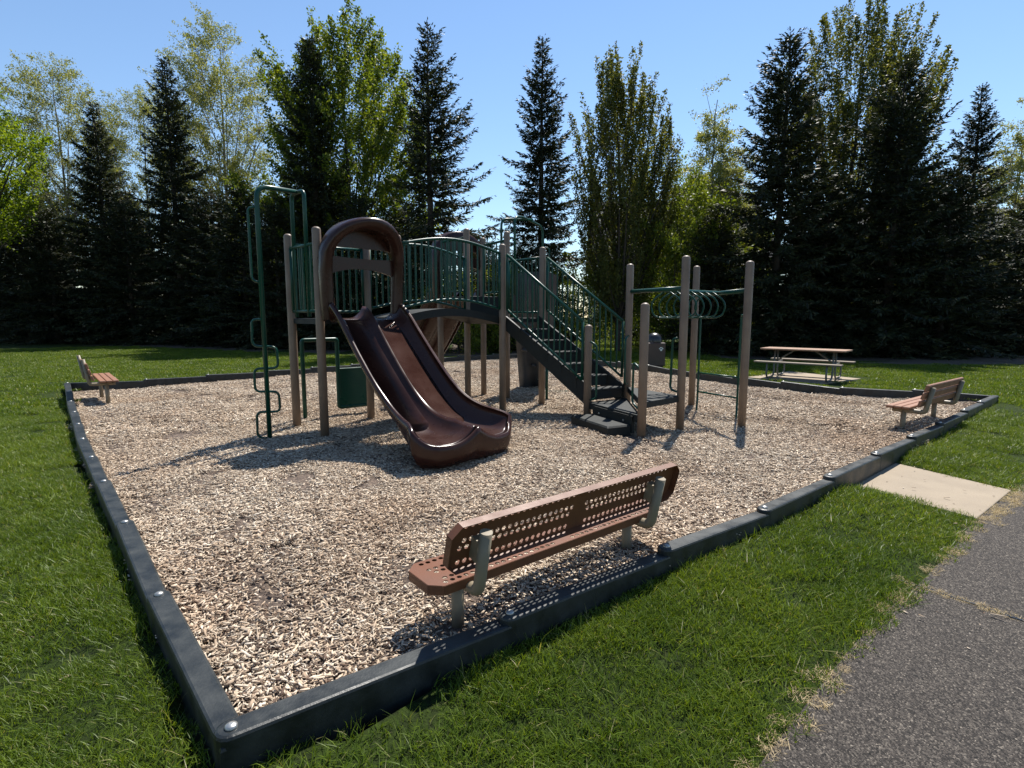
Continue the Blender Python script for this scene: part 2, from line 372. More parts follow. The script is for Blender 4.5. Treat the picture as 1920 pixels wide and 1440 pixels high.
tag(add_obj('mulch_bed', me, 'mulch_base'), 'bed of wood mulch inside the playground border', 'ground', kind='structure')
mb = MB(); mb.prism(PATH[::1], -.08, .010); tag(mb.build('asphalt_path', 'asphalt'), 'grey asphalt path with pale aggregate and a crack', 'path', kind='structure')
mb = MB(); mb.prism(SLAB, -.08, .022, .008); tag(mb.build('concrete_slab', 'concrete'), 'tan concrete slab linking the asphalt path to the playground border', 'slab', kind='structure')
mb = MB(); mb.prism(PAD, -.08, .022, .008); tag(mb.build('concrete_pad', 'concrete'), 'pale concrete pad under the picnic table', 'pad', kind='structure')
# crack in the asphalt
cr = [(2.36, 3.14), (2.44, 3.05), (2.49, 2.98), (2.525, 2.935), (2.58, 2.865), (2.615, 2.81), (2.665, 2.735), (2.71, 2.68), (2.80, 2.58), (2.93, 2.46), (3.2, 2.17), (3.6, 1.75), (4.2, 1.15)]
mb = MB(); L1 = []; L2 = []
for i, (x, y) in enumerate(cr):
    wd = .006+.003*math.sin(i*2.3); L1.append((x-wd*.7, y-wd*.7, .0145)); L2.append((x+wd*.7, y+wd*.7, .0145))
mb.grid([L1, L2], False, True); o = mb.build('path_crack', 'black_plastic'); tag(o, 'thin dark crack running across the asphalt path', 'crack', kind='structure')

# ------------------------------------------------------------------ scattering by geometry nodes
def scatter(name, pts, rots, scales, idx, protos, label, cat):
    me = bpy.data.meshes.new(name); me.vertices.add(len(pts)); me.vertices.foreach_set('co', np.asarray(pts, np.float32).ravel())
    a = me.attributes.new('rot', 'FLOAT_VECTOR', 'POINT'); a.data.foreach_set('vector', np.asarray(rots, np.float32).ravel())
    a = me.attributes.new('scl', 'FLOAT', 'POINT'); a.data.foreach_set('value', np.asarray(scales, np.float32))
    a = me.attributes.new('idx', 'INT', 'POINT'); a.data.foreach_set('value', np.asarray(idx, np.int32))
    o = bpy.data.objects.new(name, me); COL.objects.link(o)
    coll = bpy.data.collections.new(name+'_kinds')
    for k, p in enumerate(protos):
        po = bpy.data.objects.new(f'{name}_kind_{k:02d}', p); coll.objects.link(po)
    ng = bpy.data.node_groups.new(name, 'GeometryNodeTree')
    ng.interface.new_socket('Geometry', in_out='INPUT', socket_type='NodeSocketGeometry')
    ng.interface.new_socket('Geometry', in_out='OUTPUT', socket_type='NodeSocketGeometry')
    N = ng.nodes; L = ng.links
    gi = N.new('NodeGroupInput'); go = N.new('NodeGroupOutput'); ip = N.new('GeometryNodeInstanceOnPoints')
    ci = N.new('GeometryNodeCollectionInfo'); ci.inputs['Collection'].default_value = coll
    ci.inputs['Separate Children'].default_value = True; ci.inputs['Reset Children'].default_value = True
    def na(nm, t):
        x = N.new('GeometryNodeInputNamedAttribute'); x.data_type = t; x.inputs[0].default_value = nm; return x.outputs[0]
    L.new(gi.outputs[0], ip.inputs['Points']); L.new(ci.outputs[0], ip.inputs['Instance'])
    ip.inputs['Pick Instance'].default_value = True
    L.new(na('idx', 'INT'), ip.inputs['Instance Index']); L.new(na('rot', 'FLOAT_VECTOR'), ip.inputs['Rotation'])
    L.new(na('scl', 'FLOAT'), ip.inputs['Scale']); L.new(ip.outputs[0], go.inputs[0])
    md = o.modifiers.new('scatter', 'NODES'); md.node_group = ng
    tag(o, label, cat, kind='stuff'); return o

def chip_patch(seed, n, rad, lmin, lmax):
    r = np.random.default_rng(seed)
    a = r.uniform(0, 2*np.pi, n); q = rad*np.sqrt(r.uniform(0, 1, n)); c = np.stack([q*np.cos(a), q*np.sin(a), r.uniform(.0, .028, n)], 1)
    Ln = r.uniform(lmin, lmax, n)*r.choice([.4, .7, 1, 1.7], n, p=[.30, .35, .29, .06]); W = np.clip(Ln*r.uniform(.14, .55, n), .0028, .013); H = r.uniform(.0015, .005, n)
    yaw = r.uniform(0, np.pi*2, n); pit = r.normal(0, .20, n); rol = r.normal(0, .30, n)
    ex = np.stack([np.cos(yaw)*np.cos(pit), np.sin(yaw)*np.cos(pit), np.sin(pit)], 1)
    e0 = np.stack([-np.sin(yaw), np.cos(yaw), np.zeros(n)], 1); ez0 = np.cross(ex, e0)
    ey = e0*np.cos(rol)[:, None]+ez0*np.sin(rol)[:, None]; ez = np.cross(ex, ey)
    V = []
    tap = r.uniform(.25, 1, (n, 2)); sk = r.uniform(-.3, .3, (n, 2))
    for dz in (-1, 1):
        for k, (dx, dy) in enumerate(((-1, -1), (1, -1), (1, 1), (-1, 1))):
            t = tap[:, 0] if dx < 0 else tap[:, 1]; s_ = sk[:, 0] if dx < 0 else sk[:, 1]
            V.append(c+ex*(Ln/2*dx*(1+.15*dy*s_))[:, None]+ey*(W/2*(dy*t+s_*.6))[:, None]+ez*(H/2*dz)[:, None])
    V = np.stack(V, 1).reshape(-1, 3)
    F = np.array([(4, 5, 6, 7), (0, 1, 5, 4), (1, 2, 6, 5), (2, 3, 7, 6), (3, 0, 4, 7)])
    Q = (np.arange(n)[:, None, None]*8+F[None]).reshape(-1, 4)
    tint = np.clip(r.beta(2.4, 1.3, n), 0, 1); tint[r.uniform(0, 1, n) < .14] *= .2
    me = np_mesh('chips', V, quads=Q, tint=np.repeat(tint, 5)); me.materials.append(M['wood_chip']); return me
def poly_points(poly, dens, seed):
    r = np.random.default_rng(seed); P = np.array(poly); lo, hi = P.min(0), P.max(0)
    n = int(dens*(hi-lo).prod()); pts = r.uniform(lo, hi, (n, 2)); return pts[in_poly(pts, poly)]
pc = poly_points(expand(MULCH, -.17), 25, 3)
d = np.hypot(pc[:, 0], pc[:, 1]); near = pc[d < 8.5]; far = pc[d >= 8.5][::2]
edge_pts = []
inner = expand(MULCH, -.12)
for a, b in zip(inner, inner[1:]+inner[:1]):
    a = np.array(a); b = np.array(b); nseg = max(1, int(np.hypot(*(b-a))/.07))
    for t in np.arange(nseg)/nseg: edge_pts.append(a+(b-a)*t+RNG.normal(0, .02, 2))
edge_pts = np.array(edge_pts); edge_pts = edge_pts[in_poly(edge_pts, expand(MULCH, -.06))]
def put(p, z0): return np.column_stack([p, z0+mulch_z(p[:, 0], p[:, 1])])
def rotz(n, tilt=0.0): return np.column_stack([RNG.normal(0, tilt, n), RNG.normal(0, tilt, n), RNG.uniform(0, 2*np.pi, n)])
protos = [chip_patch(100+k, 430, .24, .020, .042) for k in range(8)]
edgep = [chip_patch(300+k, 75, .07, .019, .040) for k in range(4)]
allp = np.concatenate([put(near, -.018), put(far, -.018), put(edge_pts, -.015)])
n1 = len(near); n2 = len(far); n3 = len(edge_pts)
scl = np.concatenate([RNG.uniform(.85, 1.15, n1), RNG.uniform(1.2, 1.55, n2), RNG.uniform(.9, 1.2, n3)])
idx = np.concatenate([RNG.integers(0, 8, n1+n2), 8+RNG.integers(0, 4, n3)])
stray = []
for line in (JA[:7], JB):
    for a, b in zip(line, line[1:]):
        a = np.array(a); b = np.array(b); nrm = np.array([b[1]-a[1], -(b[0]-a[0])]); nrm /= np.hypot(*nrm); nrm *= -1 if line[1] == JA[1] else 1
        for k in range(3): stray.append([*(a+(b-a)*RNG.uniform()+nrm*(.1+abs(RNG.normal(0, .25)))), .035])
for k in range(16): q = RNG.uniform(0, 1, 2); c4 = [np.array(p) for p in SLAB]; stray.append([*((c4[0]*(1-q[0])+c4[1]*q[0])*(1-q[1])+(c4[3]*(1-q[0])+c4[2]*q[0])*q[1]), .023])
for k in range(26): stray.append([RNG.uniform(1.2, 4.2), RNG.uniform(1.2, 3.0), .012])
stray = np.array(stray); solo = [chip_patch(340+k, 1, .004, .03, .045) for k in range(5)]
allp = np.concatenate([allp, stray]); scl = np.concatenate([scl, RNG.uniform(.6, 1.1, len(stray))]); idx = np.concatenate([idx, 12+RNG.integers(0, 5, len(stray))])
scatter('wood_mulch', allp, rotz(len(allp), .03), scl, idx, protos+edgep+solo, 'loose light brown wood chips covering the playground bed', 'mulch')

def blade_patch(seed, n, rad, hmin, hmax, wid, mat, lean=.45, curl=.5, tlo=0, thi=1, dry=0.03):
    r = np.random.default_rng(seed)
    a = r.uniform(0, 2*np.pi, n); q = rad*np.sqrt(r.uniform(0, 1, n)); c = np.stack([q*np.cos(a), q*np.sin(a), np.zeros(n)], 1)
    h = r.uniform(hmin, hmax, n); wd = r.uniform(.7, 1.2, n)*wid
    la = r.uniform(0, 2*np.pi, n); ln = np.abs(r.normal(0, lean, n)); dirv = np.stack([np.cos(la), np.sin(la), np.zeros(n)], 1)
    fa = la+np.pi/2+r.normal(0, .7, n); side = np.stack([np.cos(fa), np.sin(fa), np.zeros(n)], 1)
    def p(t): return c+dirv*(h*(ln*t+curl*r0*t*t))[:, None]+np.stack([np.zeros(n), np.zeros(n), h*(t-.35*curl*r0*t*t)], 1)
    r0 = r.uniform(.2, 1.3, n)
    V = np.stack([p(0)-side*(wd/2)[:, None], p(0)+side*(wd/2)[:, None], p(.55)+side*(wd*.45)[:, None], p(.55)-side*(wd*.45)[:, None], p(1.0)], 1).reshape(-1, 3)
    b = np.arange(n)*5
    quads = np.stack([b, b+1, b+2, b+3], 1); tris = np.stack([b+3, b+2, b+4], 1)
    t = np.clip(r.normal(.5, .2, n), tlo, .9*thi); t[r.uniform(0, 1, n) < dry] = 1.0
    me = np_mesh('blades', V, tris=tris, quads=quads, tint=np.concatenate([t, t])); me.materials.append(M[mat]); return me
gp = [blade_patch(500+k, 340, .16, .020, .044, .0034, 'grass_blade', .55, .6) for k in range(6)]
gf = [blade_patch(520+k, 420, .42, .028, .050, .009, 'grass_blade') for k in range(5)]
EXCL = [SLAB, PAD]
def lawn_pts(dens, rmin, rmax, seed, half=60, margin=.05):
    r = np.random.default_rng(seed); A = math.radians(half)
    n = int(dens*A*(rmax**2-rmin**2)); th = r.uniform(-A, A, n); q = np.sqrt(r.uniform(rmin**2, rmax**2, n))
    p = np.stack([q*np.sin(th), q*np.cos(th)], 1); keep = ~in_poly(p, PATH)
    keep &= ~in_poly(p, expand(MULCH, .075+margin*.35))
    for e in EXCL: keep &= ~in_poly(p, expand(e, margin))
    keep &= ~in_poly(p, LITTER); keep &= ~in_poly(p, LITTER2); keep &= dist_line(p, PATH_EDGE) > margin*.8
    return p[keep]
p1 = lawn_pts(62, .9, 7.5, 21, 62, .09); p2 = lawn_pts(36, 7.5, 12, 22, 56, .10); p3 = lawn_pts(7.0, 11.5, 36, 23, 54, .28)
P3 = np.concatenate([np.column_stack([p, np.maximum(lawn_z(p[:, 0], p[:, 1]), -.01)+.004]) for p in (p1, p2, p3)])
lump = 1+.16*np.sin(P3[:, 0]*2.3+np.sin(P3[:, 1]*1.9)*1.4)*np.sin(P3[:, 1]*2.7+P3[:, 0]*.8)
scl = np.concatenate([RNG.uniform(.8, 1.2, len(p1)), RNG.uniform(1.0, 1.4, len(p2)), RNG.uniform(.85, 1.25, len(p3))])*lump
idx = np.concatenate([RNG.integers(0, 6, len(p1)+len(p2)), 6+RNG.integers(0, 5, len(p3))])
scatter('grass', P3, rotz(len(P3), .04), scl, idx, gp+gf, 'short mown green grass of the lawn', 'grass')
# long uncut blades along the outside of the border
tall = [blade_patch(560+k, 12, .05, .05, .13, .0032, 'grass_blade', .35, .55, dry=.1) for k in range(5)]
tp = []
for line, rmax in ((JA, 9), (JB, 9)):
    outl = expand(MULCH, .10)
    for a, b in zip(line, line[1:]):
        a = np.array(a); b = np.array(b); nrm = np.array([b[1]-a[1], -(b[0]-a[0])]); nrm /= np.hypot(*nrm)
        if line is JA: nrm = -nrm
        for k in range(13 if line is JB else 8):
            t = RNG.uniform(); tp.append(a+(b-a)*t+nrm*(.085+abs(RNG.normal(0, .06))))
tp = np.array(tp); tp = tp[~in_poly(tp, expand(SLAB, .02))]
scatter('tall_grass', np.column_stack([tp, np.maximum(lawn_z(tp[:, 0], tp[:, 1]), 0)]), rotz(len(tp), .05), RNG.uniform(.45, 1.15, len(tp)), RNG.integers(0, 5, len(tp)), tall, 'long uncut grass blades along the outside of the border', 'grass')
# straw edge
st = [blade_patch(580+k, 80, .055, .006, .018, .0020, 'straw_blade', 1.1, .9) for k in range(5)]
sp = []
for a, b in zip(PATH_EDGE[1:12], PATH_EDGE[2:13]):
    a = np.array(a); b = np.array(b); L_ = np.hypot(*(b-a)); nrm = np.array([-(b[1]-a[1]), b[0]-a[0]])/L_
    for k in range(int(L_*30)):
        t = RNG.uniform(); q = a+(b-a)*t; wv = .5+.5*math.sin(q[0]*5.1+1.2)*math.sin(q[1]*3.3)
        if RNG.uniform() < .12+.88*wv: sp.append(q+nrm*RNG.normal(.0, .012+.026*wv))
for a, b in zip(cr[:6], cr[1:7]):
    a = np.array(a); b = np.array(b)
    for k in range(2): sp.append(a+(b-a)*RNG.uniform()+RNG.normal(0, .004, 2))
for k in range(40):
    t = RNG.uniform(); a, b = np.array(SLAB[1]), np.array(SLAB[2]); sp.append(a+(b-a)*t+RNG.normal(0, .03, 2)+np.array([.05, -.06]))
for c_, n_, s_ in (((-.02, 1.95), 9, .09), ((2.05, 2.85), 6, .05)):
    for k in range(n_): sp.append(np.array(c_)+RNG.normal(0, s_, 2))
sp = np.array(sp)
scatter('dry_straw', np.column_stack([sp, np.full(len(sp), .012)]), rotz(len(sp), .05), RNG.uniform(.5, 1.1, len(sp)), RNG.integers(0, 5, len(sp)), st, 'dead straw coloured grass along the edge of the asphalt path', 'grass')

# ------------------------------------------------------------------ playground border
border = empty('playground_border', (-.96, 1.70, 0))
tag(border, 'dark grey recycled plastic timber border bolted end to end round the mulch', 'border')
def timber(a, b, rise=0.0):
    a = Vector(a); b = Vector(b); d = (b-a); L = d.length; u = d/L; v = Vector((-u.y, u.x)); hw = .052
    a2 = a-u*.055; zl = .188+rise+RNG.uniform(-.005, .008); zr = .155+rise+RNG.uniform(-.008, .006)
    poly = []
    for k in range(9):                     # rounded left end
        t = math.pi/2+math.pi*k/8; q = a2+u*(hw*(1+math.cos(t)))*1.0+v*(hw*math.sin(t)); poly.append((q.x, q.y))
    for s_ in (-1, 1):
        q = b+u*.045+v*(hw-.004)*s_; poly.append((q.x, q.y))
    f1 = lambda x, y: zl+(zr-zl)*max(0, min(1, ((Vector((x, y))-a).dot(u))/L))
    m = MB(border.location); m.prism(poly, -.06, f1, .013)
    o = m.build('timber', 'timber_plastic', border)
    c = MB(border.location); p = Vector((a.x, a.y, zl)); c.tube([p+Vector((0, 0, -.01)), p+Vector((0, 0, .006)), p+Vector((0, 0, .010)), p+Vector((0, 0, .0135))], [.021, .021, .016, .006], 14)
    c.build('bolt_cap', 'steel', o)
for J in (JA[::-1], JB, JC, JD[::-1]):
    JJ = J if J is not JD else J
    for a, b in zip(JJ, JJ[1:]): timber(a, b, .025 if J[0] == JC[0] or J[-1] == JD[0] else 0)

# ------------------------------------------------------------------ play structure
PS = empty('play_structure', (-1.0, 8.0, .08)); PO = PS.location
tag(PS, 'playground climber with tan posts, green rails, arched bridge, stairs and brown slides', 'play structure')
def psm(): return MB(PO)
V2 = lambda p: Vector((p[0], p[1]))
pA, pB, pC, pD = (-2.91, 7.24), (-2.36, 6.73), (-1.52, 7.36), (-2.07, 7.87)
pE, pF, pG, pH = (-.15, 8.62), (.50, 9.07), (-.09, 9.75), (-.77, 9.42)      # stair deck
pI, pJ = (-.55, 10.50), (-1.32, 10.10)                                       # high deck, behind
pK, pL, pM, pN = (1.09, 7.78), (1.61, 6.64), (2.26, 7.20), (1.75, 8.20)     # landing and transfer platform
pO, pQ = (3.16, 7.36), (3.03, 9.08)
DZ = 1.58; HZ = 1.95
for p, z in ((pA, 2.67), (pB, 2.68), (pC, 2.68), (pD, 2.68), (pE, 2.72), (pF, 2.73), (pG, 3.08), (pH, 3.08), (pI, 3.08), (pJ, 3.08),
             (pK, 1.49), (pL, 1.77), (pM, 2.39), (pN, 2.38), (pO, 2.34), (pQ, 2.43)):
    m = psm(); m.tube([(p[0], p[1], 0.02), (p[0], p[1], 1.0), (p[0], p[1], z)], .054, 18, True, True); m.build('post', 'post_tan', PS)
def deck(poly, z, name='deck', th=.07, ins=.0):
    c = sum((V2(p) for p in poly), Vector((0, 0)))/len(poly)
    poly = sorted(poly, key=lambda p: math.atan2(p[1]-c.y, p[0]-c.x))
    m = psm(); m.prism(poly, z-th, z, .008); return m.build(name, 'deck_coat', PS)
deck([pA, pB, pC, pD], DZ); deck([pE, pF, pG, pH], DZ); deck([pG, pH, pI, pJ], HZ)
# step face between the two decks
m = psm(); a, b = V2(pH), V2(pG); dd = (b-a).normalized()
m.box(((a.x+b.x)/2, (a.y+b.y)/2, (DZ+HZ)/2-.04), ((b-a).length-.1, .03, HZ-DZ-.06), math.atan2(dd.y, dd.x)); m.build('riser', 'deck_coat', PS)
def railing(p, q, zp, zq, hgt=.95, low=.09, n=None, arch=0.0, inset=.06, zlp=None, zlq=None, name='railing', r=.021):
    p = V2(p); q = V2(q); L = (q-p).length; u = (q-p)/L; p = p+u*inset; q = q-u*inset; L = (q-p).length
    n = n or max(3, int(L/.09))
    zt = lambda t: zp+(zq-zp)*t+arch*math.sin(math.pi*t)+hgt
    zl = lambda t: (zp if zlp is None else zlp)*(1-t)+(zq if zlq is None else zlq)*t+arch*math.sin(math.pi*t)+low
    at = lambda t, z: (p.x+(q.x-p.x)*t, p.y+(q.y-p.y)*t, z)
    m = psm(); K = 14 if arch else 2
    m.tube([at(k/K, zt(k/K)) for k in range(K+1)], r, 10); m.tube([at(k/K, zl(k/K)) for k in range(K+1)], r*.9, 8)
    for t in (0, 1): m.tube([at(t, zl(t)), at(t, zt(t))], r, 8)
    o = m.build(name, 'green_paint', PS)
    for k in range(1, n):
        t = k/n; b = psm(); b.tube([at(t, zl(t)), at(t, zt(t))], .0135, 6, False); b.build('baluster', 'green_paint', o)
    return o
railing(pA, pB, DZ, DZ, .90, n=6); railing(pA, pD, DZ, DZ, .95)
railing(pF, pG, DZ, DZ, .98); railing(pH, pJ, HZ, HZ, .98); railing(pG, pI, HZ, HZ, .98, n=5)
# arched bridge
m = psm(); K = 16
a0, a1, b0, b1 = V2(pC), V2(pE), V2(pD), V2(pH)
top = []; 
for k in range(K+1):
    t = k/K; z = DZ+.012+.13*math.sin(math.pi*t); e0 = a0.lerp(a1, t); e1 = b0.lerp(b1, t); i0 = e0.lerp(e1, .05); i1 = e1.lerp(e0, .05)
    top.append([(i0.x, i0.y, z-.11), (i0.x, i0.y, z), (i1.x, i1.y, z), (i1.x, i1.y, z-.11), (i0.x, i0.y, z-.11)])
m.grid(top, False, True); br = m.build('bridge', 'deck_coat', PS)
railing(pC, pE, DZ+.02, DZ+.02, .97, .12, 16, .13, name='bridge_railing'); railing(pD, pH, DZ+.02, DZ+.02, .97, .12, 18, .13, name='bridge_railing')
# stairs
s0, s1 = V2(pE), V2(pF); q0, q1 = V2(pK), V2(pN)
wdir = (s1-s0).normalized(); run = (q0-s0); run.normalize()
nst = 6; zt, zb = DZ, .56
for sa, sb in ((s0+wdir*.07, q0+wdir*.07), (s1-wdir*.07, q1-wdir*.07)):
    m = psm(); nrm = wdir*.016
    pts = [(0, zt+.03), (1, zb+.02), (1, zb-.22), (.93, zb-.22), (0, zt-.19)]
    f = []
    for s_ in (-1, 1): f.append([m.vert(((sa.lerp(sb, t)+nrm*s_).x, (sa.lerp(sb, t)+nrm*s_).y, z)) for t, z in pts])
    m.face(f[0]); m.face(f[1][::-1])
    for k in range(5): m.face([f[0][k], f[1][k], f[1][(k+1) % 5], f[0][(k+1) % 5]])
    m.build('stringer', 'deck_coat', PS)
for k in range(nst):
    t = (k+.62)/nst; z = zt-(zt-zb)*(k+1)/nst+.0; ca = s0.lerp(q0, t); cb = s1.lerp(q1, t); c = (ca+cb)/2; W_ = (cb-ca).length-.18
    ang = math.atan2((cb-ca).y, (cb-ca).x)
    m = psm(); m.box((c.x, c.y, z-.02), (W_, .25, .04), ang, .008)
    off = -(Vector((-math.sin(ang), math.cos(ang))))*.10
    m.box((c.x+off.x, c.y+off.y, z-.10), (W_-.01, .02, .12), ang); m.build('step', 'deck_coat', PS)
for (sa, sb) in ((pE, pK), (pF, pN)):
    railing(sa, sb, zt, zb, .97, .13, 14, 0, .09, name='stair_railing')
# landing, platform and lowest step
deck([pK, pL, pN], .375, 'landing', .09); deck([pL, pM, pN], .55, 'transfer_platform', .08)
for pp, qq in ((pK, pL), (pL, pN)):
    a, b = V2(pp), V2(qq); ang = math.atan2((b-a).y, (b-a).x); nrm = Vector((-(b-a).y, (b-a).x)).normalized(); c = (a+b)/2
    if pp == pL: continue
    m = psm(); c2 = c-nrm*(-.02 if True else 0); m.box((c.x, c.y, .24), ((b-a).length-.34, .04, .22), ang); rz_ = m.build('riser', 'deck_coat', PS)
    out = Vector((-nrm.x, -nrm.y)) if (nrm.x > 0) else nrm
    c3 = c+out*.20; m = psm(); m.box((c3.x, c3.y, .155), ((b-a).length-.36, .36, .17), ang, .02); lo_ = m.build('step', 'deck_coat', PS)
    for e_ in (-.28, .28):
        m = psm(); q = c+out*.021+((b-a).normalized())*e_
        m.tube([(q.x, q.y, .27), (q.x+out.x*.012, q.y+out.y*.012, .27)], .014, 8); m.build('bolt', 'steel', rz_)
# grab handles beside the platform
def pipe(name, pts, r=.016, rad=.06, parent=None, mat='green_paint', n=8):
    m = psm(); m.tube(fillet(pts, rad), r, n); return m.build(name, mat, parent or PS)
pipe('grab_rail', [(1.60, 6.74, .95), (1.56, 6.95, 1.02), (1.56, 6.98, .5), (1.62, 6.78, .42)])
pipe('grab_rail', [(2.20, 7.24, 1.32), (2.16, 7.32, 1.3), (2.15, 7.33, .62), (2.22, 7.22, .6)])
pipe('grab_rail', [(1.11, 7.68, 1.25), (1.19, 7.62, 1.2), (1.19, 7.61, .45), (1.12, 7.70, .42)])
pipe('grab_rail', [(1.73, 8.1, 1.32), (1.66, 7.98, 1.28), (1.66, 7.97, .62), (1.73, 8.1, .6)])
# hanging ring ladder
zr = 1.97
pipe('cross_beam', [(pN[0], pN[1], zr), (pM[0], pM[1], zr)], .03, n=12); pipe('cross_beam', [(pO[0], pO[1], zr-.02), (pQ[0], pQ[1], zr-.02)], .03, n=12)
r0 = (V2(pN)+V2(pM))/2; r1 = (V2(pO)+V2(pQ))/2
pipe('ring_rail', [(r0.x, r0.y, zr), (r1.x, r1.y, zr-.02)], .03, n=12)
rd = (r1-r0).normalized(); rn = Vector((-rd.y, rd.x))
rdir = (rn*.9-rd*.62).normalized()
for k in range(7):
    c = r0.lerp(r1, .17+.68*k/6); w_ = .22
    loop = [(-.03, 0), (-w_*.8, -.10), (-w_, -.20), (-w_*.85, -.33), (-.1, -.37), (.1, -.37), (w_*.85, -.33), (w_, -.20), (w_*.8, -.10), (.03, 0)]
    pipe('hanging_ring', [(c.x+rdir.x*a, c.y+rdir.y*a, zr-.015+z) for a, z in loop], .0125, .05)
# end ladder below the rings
lad = []
f1, f2 = Vector((3.30, 7.88)), Vector((2.95, 8.56))
l_ = pipe('end_ladder', [(pO[0], pO[1], 1.62), (f1.x, f1.y, 1.62), (f1.x, f1.y, .30), (f1.x-.06, f1.y-.14, .03)], .016, .06)
pipe('ladder_side', [(pQ[0], pQ[1], 1.62), (f2.x, f2.y, 1.62), (f2.x, f2.y, .30), (f2.x-.06, f2.y-.14, .03)], .016, .06, l_)
for z in (.42, .72): pipe('rung', [(f1.x, f1.y, z), (f2.x, f2.y, z)], .014, .05, l_)

